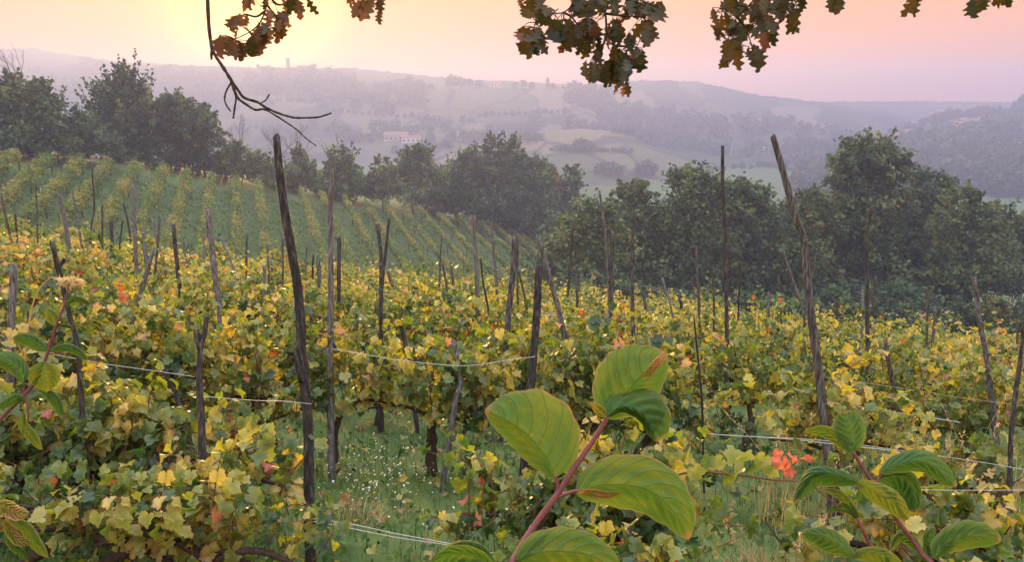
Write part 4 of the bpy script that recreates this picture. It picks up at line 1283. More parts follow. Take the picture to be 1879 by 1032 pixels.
def make_vine(detail, H, seed, nshoot, nleaf, lowleaf=0.0, yellow=0.0, width=0.6, size=0.044):
    rs = np.random.default_rng(seed)
    root = bpy.data.objects.new('grapevine', None)
    root.empty_display_size = 0.1
    COL.objects.link(root)
    cord = min(0.52, H * 0.45)
    # gnarled trunk and its arms
    mb = MB()
    b = np.array((0, 0, -0.12))
    w = rs.normal(0, 0.06, (4, 2))
    pts = [b, (w[0][0], w[0][1] * .5, cord * 0.3), (w[1][0], w[1][1] * .5, cord * 0.65), (w[2][0], w[2][1] * .5, cord)]
    nn = 9 if detail == 'near' else 6
    C = spline(pts, 5 if detail == 'near' else 3)
    tube(mb, C, np.linspace(0.042, 0.027, len(C)) * (1 + 0.12 * rs.normal(size=len(C))), nn, rough=0.14, seed=seed, groove=0.15)
    ends = []
    for s in (-1, 1):
        e = np.array((s * width * 0.9, rs.normal(0, 0.04), cord + rs.uniform(-.05, .12)))
        A = spline([C[-1], C[-1] + (e - C[-1]) * 0.45 + (0, 0, rs.uniform(0.02, 0.1)), e], 5)
        tube(mb, A, np.linspace(0.02, 0.008, len(A)), 6, rough=.1, seed=seed + 1)
        ends.append(A)
    if detail != 'far':
        mb.build('trunk', M['vine_wood'], root)
    arms = np.concatenate(ends)
    # shoots with a leaf at each node
    cb = MB() if detail != 'far' else mb
    pos, outd, tn = [], [], []
    for i in range(nshoot):
        s = arms[rs.integers(len(arms))] + rs.normal(0, 0.02, 3)
        low = rs.uniform() < lowleaf
        side = rs.choice((-1, 1))
        hh = (H - s[2]) * (rs.uniform(0.5, 1.05) if rs.uniform() > 0.1 else rs.uniform(1.1, 1.4))
        if low:
            e = s + np.array((rs.normal(0, 0.28), side * rs.uniform(0.08, 0.3), -s[2] * rs.uniform(0.35, 0.95)))
            m_ = s + np.array((rs.normal(0, 0.1), side * 0.16, rs.uniform(0.0, 0.25)))
        else:
            e = s + np.array((rs.normal(0, 0.2), side * rs.uniform(0.0, 0.2), hh))
            m_ = s + np.array((rs.normal(0, 0.12), side * rs.uniform(0, 0.16), hh * 0.62))
            if rs.uniform() < 0.4:
                e[2] -= hh * rs.uniform(0.15, 0.55)
                e[1] += side * rs.uniform(0.05, 0.16)
        A = spline([s, m_, e], 6)
        if detail != 'far':
            tube(cb, A, np.linspace(0.0042, 0.0018, len(A)), 5 if detail == 'near' else 4)
        elif i % 3 == 0:
            tube(cb, A[::2], np.linspace(0.005, 0.003, len(A[::2])), 4)
        sh = np.clip(0.31 + yellow + 0.21 * rs.normal() + (0.08 if not low else -0.07), 0, 1)
        for k in range(nleaf):
            f = (k + rs.uniform(0.1, 0.9)) / nleaf
            p = A[min(len(A) - 1, int(f * len(A)))]
            o = unit(rs.normal(size=3) * (1, 1, 0.4) + np.array((0, side * 0.35, 0.15)))
            pos.append(p + o * rs.uniform(0.02, 0.08))
            outd.append(o)
            t_ = sh + 0.10 * rs.normal() + (0.20 * (1 - f) if not low else 0)
            odd = rs.uniform() < 0.016
            if odd:
                t_ = rs.uniform(0.86, 1.0)
            tn.append(min(t_, 0.78) if not odd else t_)
    pos, outd = np.array(pos), np.array(outd)
    n = len(pos)
    nrm = unit(outd * 0.7 + np.array((0, 0, 0.75)) + 0.55 * rs.normal(size=(n, 3)))
    tip = outd * 0.8 - np.array((0, 0, 0.8)) + 0.5 * rs.normal(size=(n, 3))
    R = frames(nrm, tip)
    sc = size * rs.uniform(0.45, 1.35, n)
    T = np.c_[np.where(np.array(tn) > 0.83, np.clip(tn, 0, 1), np.clip(tn, 0, 0.78)), np.clip(0.5 + 0.17 * rs.normal(size=n), 0, 1), np.full(n, 0.5)]
    lb = MB()
    tp = LEAF[detail]
    which = rs.integers(len(tp), size=n)
    for q, (tv, tf, rd) in enumerate(tp):
        mk = which == q
        if mk.any():
            scatter(lb, tv, tf, pos[mk], R[mk], sc[mk], T[mk], rad=rd)
    lb.build('foliage', M['vine_leaf'], root, smooth=True)
    if detail == 'far':
        mb.build('trunk', M['vine_wood'], root)
    else:
        cb.build('canes', M['cane'], root)
    return root


PROTOS = {
    'low': [make_vine('near', 0.80, 700 + s, 24, 20, 0.5, (-0.02, 0.06, 0.1, -0.08)[s], 0.48) for s in range(4)],
    'near': [make_vine('near', 1.08, 710 + s, 32, 24, 0.16, (0.0, 0.1, -0.05, 0.06)[s], 0.6) for s in range(4)],
    'high': [make_vine('near', 1.08, 740 + s, 24, 20, 0.0, (0.08, 0.0)[s], 0.5) for s in range(2)],
    'weak': [make_vine('near', 0.75, 716 + s, 14, 15, 0.35, 0.06, 0.5) for s in range(3)],
    'mid': [make_vine('mid', 1.24, 720 + s, 34, 24, 0.22, (0.03, 0.12, -0.06, 0.08)[s], 0.62) for s in range(4)],
    'far': [make_vine('far', 1.36, 730 + s, 34, 19, 0.25, (0.06, 0.14, -0.03, 0.16)[s], 0.7, 0.056) for s in range(4)],
}
FRESH = {id(o): True for v in PROTOS.values() for o in v}
ORD = ['first', 'second', 'third', 'fourth', 'fifth', 'sixth', 'seventh', 'eighth', 'ninth', 'tenth', 'eleventh', 'twelfth', 'thirteenth', 'fourteenth', 'fifteenth',
       'sixteenth', 'seventeenth', 'eighteenth', 'nineteenth', 'twentieth', 'twenty-first', 'twenty-second', 'twenty-third', 'twenty-fourth', 'twenty-fifth', 'twenty-sixth',
       'twenty-seventh', 'twenty-eighth', 'twenty-ninth', 'thirtieth', 'thirty-first', 'thirty-second', 'thirty-third', 'thirty-fourth', 'thirty-fifth', 'thirty-sixth']
ROWNAME = {0: 'foremost', 1: 'nearest', 2: 'second nearest', 3: 'third nearest', 4: 'fourth nearest', 5: 'fifth nearest', 6: 'sixth nearest', 7: 'third farthest', 8: 'second farthest', 9: 'farthest'}


def plant_vine(kind, v, row, x, label, sc=1.0):
    o = PROTOS[kind][v % len(PROTOS[kind])]
    if FRESH.get(id(o)):
        FRESH[id(o)] = False
    else:
        o = copy_tree(o)
    y = ROW_Y[row] - YAW * x + random.uniform(-.05, .05)
    o.location = (x, y, float(ground(x, y)))
    o.rotation_euler = (0, random.uniform(-.03, .03), math.atan(-YAW) + (pi if random.random() < .5 else 0) + random.uniform(-.15, .15))
    s = sc * random.uniform(0.94, 1.06)
    o.scale = (s, s, s)
    tag(o, label, 'grapevine', f'vines of the {ROWNAME[row]} row')


NEAR = {
    0: [('weak', -110), ('weak', 30), ('weak', 170), ('weak', 290), ('weak', 385), ('weak', 1020), ('weak', 1110), ('weak', 1800), ('weak', 1950)],
    1: [('low', -150), ('low', -10), ('low', 125), ('low', 250), ('low', 355), ('low', 990), ('low', 1070), ('low', 1140), ('weak', 1650), ('weak', 1760), ('low', 1930)],
    2: [('near', -130), ('near', 20), ('near', 170), ('near', 320), ('near', 465), ('high', 610), ('high', 790), ('near', 960), ('near', 1080), ('near', 1190), ('high', 1545), ('weak', 1730), ('weak', 1880)],
}
for row in range(0, 10):
    if row in NEAR:
        items = [(k, row_x(row, px)[0]) for k, px in NEAR[row]]
    else:
        d = ROW_Y[row]
        sp = 0.92 if row < 6 else 1.02
        x0, x1 = -0.70 * d - 0.4, 0.70 * d + 0.4
        n = int((x1 - x0) / sp)
        items = [('mid' if row < 5 else 'far', x0 + (i + 0.5 + random.uniform(-.15, .15)) * (x1 - x0) / n) for i in range(n)]
    for i, (k, x) in enumerate(items):
        what = {'low': 'low sprawling grapevine', 'weak': 'sparse small grapevine', 'near': 'leafy grapevine', 'high': 'bare trunked grapevine', 'mid': 'bushy yellow green grapevine', 'far': 'dense yellow green grapevine'}[k]
        plant_vine(k, random.randrange(4), row, x, sc=0.86 if row == 0 else 1.0, label=f'{what} in the {ROWNAME[row]} row, {ORD[i]} vine from its left end')

# ------------------------------------------------------------------ ground cover
M['grass'] = leaf_mat('grass', [(0, (0.03, 0.075, 0.015)), (0.5, (0.07, 0.15, 0.025)), (0.8, (0.16, 0.20, 0.05)), (1, (0.34, 0.27, 0.13))], trans=0.35, rough=0.5, back=1.0)
M['dry_grass'] = leaf_mat('dry_grass', [(0, (0.26, 0.17, 0.08)), (0.6, (0.46, 0.34, 0.18)), (1, (0.62, 0.50, 0.30))], trans=0.3, rough=0.6, back=1.0)
M['petal'] = leaf_mat('petal', [(0, (0.72, 0.70, 0.68)), (1, (0.85, 0.83, 0.80))], trans=0.3, back=1.0)


def blades(mb, rs, pos, h, w, lean, tint, seg=3):
    n = len(pos)
    az = rs.uniform(0, 2 * pi, n)
    d = np.c_[np.cos(az), np.sin(az), np.zeros(n)]
    side = np.c_[-np.sin(az), np.cos(az), np.zeros(n)]
    h, lean, w = np.broadcast_to(h, (n,)), np.broadcast_to(lean, (n,)), np.broadcast_to(w, (n,))
    V = np.zeros((n, (seg + 1) * 2, 3))
    for j in range(seg + 1):
        f = j / seg
        c = pos + d * (lean * h * f * f)[:, None] + np.array((0, 0, 1.0)) * (h * (f - 0.35 * lean * f * f))[:, None]
        ww = (w * (1 - f) ** 0.7 * 0.5 + 0.0003)[:, None]
        V[:, 2 * j] = c - side * ww
        V[:, 2 * j + 1] = c + side * ww
    k = (seg + 1) * 2
    f0 = np.array([(2 * j, 2 * j + 1, 2 * j + 3, 2 * j + 2) for j in range(seg)])
    F = (f0[None] + (np.arange(n) * k)[:, None, None]).reshape(-1, 4)
    mb.add(V.reshape(-1, 3), F, np.repeat(tint[:, None], k, 1).reshape(-1, 3))


rs = np.random.default_rng(900)
mb = MB()
n = 42000
y = 2.0 + 7.5 * rs.uniform(size=n) ** 1.25
x = rs.uniform(-0.78, 0.78, n) * (y + 1.0)
keep = rs.uniform(size=n) < 0.62 + 0.38 * vnoise(x * 1.6, y * 1.6, 11)
x, y = x[keep], y[keep]
n = len(x)
tall = np.clip(0.5 + 0.5 * vnoise(x * 0.7, y * 0.7, 12), 0.1, 1)
T = np.c_[np.clip(0.38 + 0.3 * vnoise(x * 1.1, y * 1.1, 13) + 0.15 * rs.normal(size=n), 0, 1), np.clip(0.5 + 0.15 * rs.normal(size=n), 0, 1), np.full(n, .5)]
blades(mb, rs, np.c_[x, y, ground(x, y) - 0.01], 0.05 + 0.16 * tall * rs.uniform(0.4, 1, n), rs.uniform(0.004, 0.009, n), rs.uniform(0.1, 0.9, n), T)
# broad weeds among the blades
n = 7000
y = 2.2 + 6.5 * rs.uniform(size=n)
x = rs.uniform(-0.75, 0.75, n) * (y + 0.8)
keep = vnoise(x * 1.3, y * 1.3, 15) > 0.0
x, y = x[keep], y[keep]
n = len(x)
pos = np.c_[x, y, ground(x, y) + rs.uniform(0.01, 0.12, n)]
R = frames(unit(rs.normal(size=(n, 3)) * 0.6 + (0, 0, 1.0)), rs.normal(size=(n, 3)))
scatter(mb, QV, QF, pos, R, rs.uniform(0.018, 0.05, n), np.c_[np.clip(0.25 + 0.15 * rs.normal(size=n), 0, 1), np.clip(0.5 + 0.2 * rs.normal(size=n), 0, 1), np.full(n, .5)])
# tufts on the grass strips of the far vineyard
n = 44000
s, q = rs.uniform(0, 75, n), rs.uniform(-26, 45, n)
x = -27.4 + 0.951 * q - ROWD[0] * 0 + 0.31 * (s - 20)
y = 80.4 + 0.310 * q - 0.951 * (s - 20)
ey = np.interp(x, EDGE[:, 0], EDGE[:, 1])
keep = (y < ey - 0.5) & (y > 26)
x, y = x[keep], y[keep]
n = len(x)
T = np.c_[np.clip(0.30 + 0.2 * vnoise(x * .35, y * .35, 17) + 0.12 * rs.normal(size=n), 0, 1), np.clip(0.5 + 0.15 * rs.normal(size=n), 0, 1), np.full(n, .5)]
blades(mb, rs, np.c_[x, y, ground(x, y) - 0.02], rs.uniform(0.12, 0.32, n), rs.uniform(0.06, 0.16, n), rs.uniform(0.2, 0.9, n), T, seg=2)
o = mb.build('grass', M['grass'], None)
tag(o, kind='stuff')

# fallen vine leaves lying in the grass
mb = MB()
n = 900
y = 2.6 + 6.0 * rs.uniform(size=n)
x = rs.uniform(-0.72, 0.72, n) * (y + 0.6)
pos = np.c_[x, y, ground(x, y) + rs.uniform(0.02, 0.1, n)]
R = frames(unit(rs.normal(size=(n, 3)) * 0.5 + (0, 0, 1.0)), rs.normal(size=(n, 3)))
for q in range(4):
    tv, tf, rd = LEAF['mid'][q]
    k_ = slice(q * 225, q * 225 + 225)
    scatter(mb, tv, tf, pos[k_], R[k_], rs.uniform(0.025, 0.05, 225), np.c_[rs.uniform(0.6, 0.93, 225), rs.uniform(0.15, 0.5, 225), np.full(225, .5)], rad=rd)
o = mb.build('fallen_leaves', M['vine_leaf'], None)
tag(o, kind='stuff')

mb = MB()
fp = []
while len(fp) < 300:
    px, py = random.gauss(690, 62), random.gauss(885, 34)
    if random.random() < 0.2:
        px, py = random.uniform(560, 1050), random.uniform(840, 985)
    r = P(px, py, 1.0)
    D = 1.6 / (-r[2] - 0.215 * r[1] - 0.095 * r[0])
    if 3 < D < 9:
        p = r * D
        fp.append((p[0], p[1], float(ground(p[0], p[1])) + random.uniform(0.06, 0.19)))
fp = np.array(fp)
n = len(fp)
hexv = np.array([(0, 0, 0.12)] + [(cos(a) * (0.6 if i % 2 else 0.35), sin(a) * (0.6 if i % 2 else 0.35), 0) for i, a in enumerate(np.arange(8) / 8 * 2 * pi)])
hexf = np.array([(0, 1 + i, 1 + (i + 1) % 8) for i in range(8)])
R = frames(unit(rs.normal(size=(n, 3)) * 0.7 + (0, -0.6, 0.8)), rs.normal(size=(n, 3)))
scatter(mb, hexv, hexf, fp, R, rs.uniform(0.006, 0.017, n), np.c_[rs.uniform(size=n), np.full(n, .6), np.full(n, .5)])
o = mb.build('wildflowers', M['petal'], None, smooth=False)
tag(o, kind='stuff')


def grass_clump(label, px, py, D, n, h, spread, lean, seed, group=None, heads=0, tint=0.5):
    rs = np.random.default_rng(seed)
    g = P(px, py, D)
    g = gpt(g[0], g[1])
    mb = MB()
    pos = g + np.c_[rs.normal(0, spread, n), rs.normal(0, spread, n), np.full(n, -0.03)]
    T = np.c_[np.clip(tint + 0.25 * rs.normal(size=n), 0, 1), np.clip(0.5 + .15 * rs.normal(size=n), 0, 1), np.full(n, .5)]
    blades(mb, rs, pos, h * rs.uniform(0.45, 1.1, n), rs.uniform(0.003, 0.007, n), rs.uniform(0.1, lean, n), T, seg=5)
    for i in range(heads):
        b = g + np.array((rs.normal(0, spread * 1.4), rs.normal(0, spread), 0))
        hh = h * rs.uniform(0.9, 1.5)
        d = np.array((rs.normal(0, .25), rs.normal(0, .2), 0))
        C = spline([b, b + (0, 0, hh * 0.6) + d * hh * .3, b + (0, 0, hh) + d * hh], 5)
        tube(mb, C, np.linspace(0.003, 0.0015, len(C)), 4, tint=(0.5, .5, .5))
        k = 16
        s = C[-1] + (C[-3] - C[-1]) * rs.uniform(0, 1.2, k)[:, None] + rs.normal(0, 0.008, (k, 3))
        R = frames(unit(rs.normal(size=(k, 3))), np.repeat([d + (0, 0, 1.0)], k, 0) + 0.4 * rs.normal(size=(k, 3)))
        scatter(mb, QV * (0.35, 1, 1), QF, s, R, rs.uniform(0.018, 0.034, k), np.c_[rs.uniform(0.3, 1, k), np.full(k, .5), np.full(k, .5)])
    o = mb.build('dry_grass_clump', M['dry_grass'], None, g, smooth=False)
    tag(o, label, 'grass clump', group)


grass_clump('bushy straw coloured grass clump under the hanging red vine leaves', 1420, 1020, 3.9, 420, 0.42, 0.10, 0.9, 1, heads=5)
grass_clump('tall dry grass with seed heads behind the right cornel sprig, beside the low leaning post', 1690, 905, 5.9, 120, 0.62, 0.16, 0.6, 2, heads=10)
grass_clump('tall dry grass with seed heads between the blunt leaning post and the rightmost post', 1800, 900, 5.9, 130, 0.66, 0.18, 0.6, 3, heads=12)
grass_clump('thin dry stalks standing left of the tall dark bent post', 1445, 880, 5.4, 60, 0.62, 0.12, 0.4, 4, heads=6)
grass_clump('dry stalks standing around the foot of the tall dark bent post', 1560, 890, 5.7, 70, 0.55, 0.14, 0.5, 5, heads=5)
grass_clump('short dry tuft below the gnarled vine trunk in the clearing', 660, 955, 4.9, 220, 0.16, 0.09, 1.0, 6)

# rust brown dock plant
rs = np.random.default_rng(77)
D = row_depth(1, 460, 850) + 0.35
g = P(450, 870, D)
g = gpt(g[0], g[1])
mb = MB()
for i in range(9):
    tp_ = P(random.uniform(395, 480), random.uniform(735, 800), D + random.uniform(-.1, .1))
    C = spline([g + rs.normal(0, .03, 3) * (1, 1, 0), g + (tp_ - g) * 0.55 + rs.normal(0, .03, 3), tp_], 6)
    tube(mb, C, np.linspace(0.004, 0.002, len(C)), 5)
    k = 120
    s = C[-1] + (C[-6] - C[-1]) * (rs.uniform(0, 1, k) ** 0.9)[:, None] + rs.normal(0, 0.011, (k, 3))
    R = frames(unit(rs.normal(size=(k, 3))), rs.normal(size=(k, 3)) + (0, 0, 1.2))
    scatter(mb, QV * (0.5, 1, 1), QF, s, R, rs.uniform(0.011, 0.022, k), np.c_[rs.uniform(0, 1, k), np.full(k, .5), np.full(k, .5)])
M['rust_seed'] = leaf_mat('rust_seed', [(0, (0.10, 0.03, 0.012)), (1, (0.26, 0.085, 0.03))], trans=0.2, back=1.0)
o = mb.build('dock_plant', M['rust_seed'], None, g, smooth=False)
tag(o, 'rust brown dock plant gone to seed between the forked stake and the knobbly bent post', 'weed')

# a cane with red leaves reaching over the dry grass
D = 3.55
rs = np.random.default_rng(88)
g = P(1250, 900, D)
root = empty('vine_shoot', g, 'horizontal vine cane with bright red leaves above the straw coloured grass', 'vine shoot')
mb = MB()
C = spline([P(1180, 905, D), P(1260, 868, D), P(1345, 872, D), P(1420, 882, D), P(1462, 884, D)], 8)
tube(mb, C, np.linspace(0.006, 0.003, len(C)), 6)
mb.build('cane', M['cane'], root, g)
for nm, spots, t0, sc in (('red_leaves', [(1428, 838), (1440, 850), (1450, 843), (1458, 848), (1474, 848), (1484, 846), (1436, 862), (1446, 866), (1440, 876), (1452, 872), (1424, 852)], 0.985, 0.027),
                          ('yellow_leaves', [(1300, 850), (1320, 855), (1345, 850), (1365, 845), (1385, 860), (1400, 850), (1275, 870), (1335, 880), (1290, 885), (1415, 868), (1360, 870)], 0.55, 0.055)):
    lb = MB()
    n = len(spots)
    pos = np.array([P(x, y - 6, D + rs.normal(0, 0.05)) for x, y in spots])
    R = frames(unit(rs.normal(size=(n, 3)) * 0.5 + (0, -0.8, 0.4)), rs.normal(size=(n, 3)) * 0.5 - (0, 0, 1.0))
    for q in range(n):
        tv, tf, rd = LEAF['near'][rs.integers(6)]
        scatter(lb, tv, tf, pos[q:q + 1], R[q:q + 1], np.array([sc * rs.uniform(0.8, 1.2)]), np.array([[np.clip(t0 + rs.normal(0, 0.03 if t0 > .9 else .14), 0, 1), 0.6, 0.5]]), rad=rd)
    lb.build(nm, M['vine_leaf'], root, g)

for v in PROTOS.values():                       # a variety that was never planted is not kept
    for o in v:
        if FRESH.get(id(o)):
            for ch in list(o.children):
                bpy.data.objects.remove(ch)
            bpy.data.objects.remove(o)

# ------------------------------------------------------------------ oak twigs hanging into the view overhead
def oak_leaf(seed, ns=26):
    rs = np.random.default_rng(seed)
    u = np.linspace(0, 1, ns)
    lob = rs.uniform(3.6, 4.6)
    ph = rs.uniform(0, 6.28)
    env = 0.36 * np.sin(pi * np.clip(u, 0, 1) ** 1.25) ** 0.7 + 0.015
    curl, fold, bend = rs.normal(0, 0.35), rs.uniform(0.05, 0.5), rs.normal(0, 0.12)
    V, F = [], []
    for i, q in enumerate(u):
        wl = env[i] * (0.72 + 0.30 * cos(2 * pi * lob * q + ph)) * (1 + 0.06 * rs.normal())
        wr = env[i] * (0.72 + 0.30 * cos(2 * pi * lob * q + ph + 0.8)) * (1 + 0.06 * rs.normal())
        c = np.array((bend * sin(pi * q), q, -curl * q * q * 0.5))
        for s, w in ((-1, wl), (-0.5, wl), (0, 0), (0.5, wr), (1, wr)):
            V.append(c + np.array((s * w * cos(fold), 0.1 * abs(s) * w, abs(s) * w * sin(fold) * 0.9 + 0.02 * rs.normal() * abs(s))))
    for i in range(ns - 1):
        for j in range(4):
            a = i * 5 + j
            F.append((a, a + 1, a + 6, a + 5))
    return np.array(V), np.array(F)


OAK = [oak_leaf(s) for s in range(7)]


def oak_spray(label, boxes, twigs, D, seed, dead=()):
    rs = np.random.default_rng(seed)
    o0 = P(*twigs[0][0][:2], D)
    root = empty('oak_branch', o0, label, 'branch', 'oak branches hanging overhead')
    lb, tb = MB(), MB()
    for bi, (x0, y0, x1, y1) in enumerate(boxes):
        w, h = x1 - x0, y1 - y0
        n = max(1 if w * h < 260 else 2, int(round(w * h / 190.0)))
        if y0 <= 0:
            y0 -= 18
            h += 18
        for k in range(n):
            ln = np.clip(max(h, 0.75 * w) * rs.uniform(0.75, 1.1) / (1 if n < 3 else 1.15), 24, 50)
            cx = x0 + w * (rs.uniform(0.2, 0.8) if n > 1 else 0.5)
            y_top = y0 + (h - ln * 0.9) * (rs.uniform(0, 1) if n > 1 else 0.2)
            slope = rs.normal(0, 0.25) + (0.6 * np.sign(rs.normal()) if w > 1.2 * h else 0)
            d = D * (1 + 0.05 * rs.normal())
            p = P(cx - slope * ln * 0.5, y_top, d)
            q = P(cx + slope * ln * 0.5, y_top + ln * 0.95, d * (1 + 0.01 * rs.normal()))
            tip = unit(q - p)[None]
            L_ = np.linalg.norm(q - p)
            nrm = unit(np.array((rs.normal(0, 0.5), -1.0, rs.normal(0.1, 0.35))))[None]
            tv, tf = OAK[rs.integers(len(OAK))]
            wide = np.clip(w / max(ln, 1) / (0.72 if n == 1 else 1.1), 0.75, 1.5)
            sc = np.array([[L_ * wide, L_, L_]])
            t = np.clip((0.66 if seed < 3 else 0.28) + 0.22 * rs.normal() + (0.45 if bi in dead else 0), 0, 1)  # sprays nearest the sun tinted more orange, backlight put into the leaf colour
            scatter(lb, tv, tf, p[None], frames(nrm, tip), sc, np.array([[t, np.clip(0.5 + 0.2 * rs.normal(), 0, 1), .5]]))
            # leaf stalk back to the nearest twig
            tw = min((P(a[0], a[1], D) for tl in twigs for a in tl), key=lambda a: np.linalg.norm(a - p))
            if np.linalg.norm(tw - p) < 0.16:
                tube(tb, spline([tw, (tw + p) / 2 + rs.normal(0, .006, 3), p], 3), np.linspace(0.0016, 0.0009, 7), 4)
    for ti_, tl in enumerate(twigs):
        if ti_ == 0:                                # the twig goes on up towards its bough
            tl = [(tl[0][0] + 40, -620), (tl[0][0] + 14, -300)] + tl
        pts = np.array([P(a[0], a[1], D * (1 + 0.012 * rs.normal())) for a in tl])
        C = spline(pts, 5)
        tube(tb, C, np.linspace(0.004, 0.0014, len(C)), 6, rough=.06, seed=seed)
    lb.build('leaves', M['oak_leaf'], root, o0)
    tb.build('twigs', M['twig'], root, o0)


oak_spray('oak leaf cluster in front of the sun glow beside the bare twig',
          [(424, 22, 456, 52), (429, 50, 442, 68), (392, 62, 429, 100), (424, 70, 448, 106), (445, 62, 487, 106), (467, 38, 497, 81), (499, 33, 521, 73), (486, 16, 502, 36),
           (505, 22, 532, 43), (513, 0, 537, 26), (537, 0, 567, 27), (445, 0, 470, 19), (472, 0, 491, 14)],
          [[(500, -60), (492, -10), (486, 20), (476, 42), (458, 58), (430, 72)], [(486, 20), (470, 30), (450, 26), (436, 34)], [(492, -10), (510, 8), (530, 2), (545, -8)], [(490, 8), (505, 30), (512, 48)], [(476, 42), (470, 62), (462, 80)]], 2.3, 1)
oak_spray('small oak tuft at the top edge left of the largest leaf cluster',
          [(657, 0, 681, 38), (624, -6, 650, 8), (687, 14, 707, 37), (678, 0, 703, 22), (603, -10, 612, 2)],
          [[(660, -60), (664, -20), (668, 0)], [(664, -20), (690, -6), (696, 14)], [(664, -20), (640, -12)]], 2.4, 2)
oak_spray('largest hanging cluster of dark oak leaves, with a grey dead leaf at its lowest tip',
          [(939, 0, 963, 12), (954, 10, 963, 25), (963, 0, 1005, 23), (981, 16, 1017, 40), (947, 47, 996, 87), (968, 77, 995, 101), (996, 35, 1038, 58), (1017, 47, 1035, 68), (1036, 31, 1063, 91),
           (1056, 63, 1083, 105), (1064, 28, 1104, 70), (1080, 66, 1099, 91), (1052, 0, 1104, 24), (1094, 0, 1136, 23), (1113, 30, 1143, 82), (1137, 0, 1171, 30), (1157, 0, 1174, 45),
           (1171, 5, 1219, 30), (1174, 31, 1206, 84), (1146, 57, 1174, 87), (1157, 84, 1188, 115), (1113, 77, 1130, 112), (1075, 108, 1113, 152), (1118, 87, 1158, 155), (1137, 143, 1157, 176),
           (1146, 98, 1165, 122), (1097, 91, 1104, 103)],
          [[(1070, -60), (1062, -20), (1050, 8), (1034, 22), (1015, 24)], [(1062, -20), (1090, 0), (1110, 24), (1114, 60), (1130, 84), (1140, 110), (1146, 145)], [(1015, 24), (985, 40), (980, 50)],
           [(1034, 22), (1048, 30), (1060, 45), (1075, 70)], [(1110, 24), (1140, 28), (1180, 30)], [(1114, 60), (1106, 85), (1102, 110)], [(1130, 84), (1150, 85), (1165, 92)], [(1090, 0), (1150, -8), (1185, 4)]], 2.2, 3, dead=(16, 24))
oak_spray('second large cluster of dark oak leaves with narrow curled leaves hanging from its right side',
          [(1322, 0, 1343, 14), (1301, 13, 1320, 38), (1319, 19, 1341, 46), (1319, 32, 1354, 67), (1303, 50, 1323, 75), (1322, 64, 1357, 105), (1319, 96, 1346, 123), (1354, 74, 1368, 119),
           (1370, 80, 1392, 115), (1351, 42, 1386, 73), (1340, 0, 1367, 32), (1365, 13, 1389, 45), (1380, 0, 1424, 32), (1386, 24, 1424, 53), (1400, 48, 1408, 93), (1416, 37, 1434, 84),
           (1424, 0, 1453, 35), (1439, 24, 1448, 62), (1455, 0, 1475, 16), (1456, 10, 1466, 50)],
          [[(1400, -60), (1392, -15), (1372, 12), (1352, 30), (1345, 60), (1350, 78)], [(1392, -15), (1415, 8), (1432, 24), (1440, 30)], [(1372, 12), (1345, 8), (1320, 16)], [(1415, 8), (1402, 40)], [(1352, 30), (1368, 50), (1378, 78)], [(1415, 8), (1455, 0), (1462, 14)]], 2.3, 4, dead=(7, 14))
oak_spray('single five lobed oak leaf hanging alone at the top edge', [(1518, 0, 1547, 24)], [[(1530, -60), (1533, -30), (1533, -14)]], 2.3, 5)
oak_spray('two narrow curled oak leaves alone at the top edge', [(1661, -6, 1692, 10), (1672, 0, 1686, 27)], [[(1680, -60), (1678, -25), (1677, -8)]], 2.4, 6)
oak_spray('row of oak leaf tips along the top edge in the right corner', [(1767, 0, 1800, 18), (1790, -4, 1825, 20), (1838, -4, 1869, 15)], [[(1820, -60), (1812, -25), (1800, -10), (1775, -4)], [(1812, -25), (1850, -14)]], 2.3, 7)

mb = MB()
D = 2.0
px1 = D / FPX


def twig(pts, r0, r1, seed):
    C = spline([P(x, y, D * (1 + 0.0001 * (x - 400))) for x, y in pts], 5)
    r = np.linspace(r0, r1, len(C)) * px1 * (1 + 0.16 * np.random.default_rng(seed).normal(size=len(C)).clip(-1, 1.6))
    tube(mb, C, r, 8, rough=0.06, seed=seed)


twig([(372, -60), (380, -10), (382, 25), (384, 54), (389, 89), (396, 103), (412, 127), (425, 148), (437, 165), (448, 179), (472, 187), (488, 197), (510, 207), (532, 214), (548, 216), (581, 215), (597, 211), (608, 207)], 3.6, 1.4, 1)
twig([(424, 149), (430, 165), (437, 180), (450, 190), (468, 201), (484, 200), (500, 208), (522, 222), (545, 238), (562, 254), (581, 268)], 2.6, 0.8, 2)
twig([(425, 150), (416, 165), (412, 180), (415, 192), (423, 204)], 1.9, 1.3, 3)
twig([(427, 156), (433, 180), (431, 195), (428, 217)], 2.0, 1.6, 4)
twig([(476, 190), (487, 184), (492, 177), (494, 173)], 1.2, 1.6, 5)
twig([(389, 88), (388, 98), (388, 109)], 2.6, 1.7, 6)
o = mb.build('bare_branch', M['twig'], None, P(384, 54, D))
tag(o, 'bare hanging branch forking into leafless twigs beside the sun glow', 'branch')

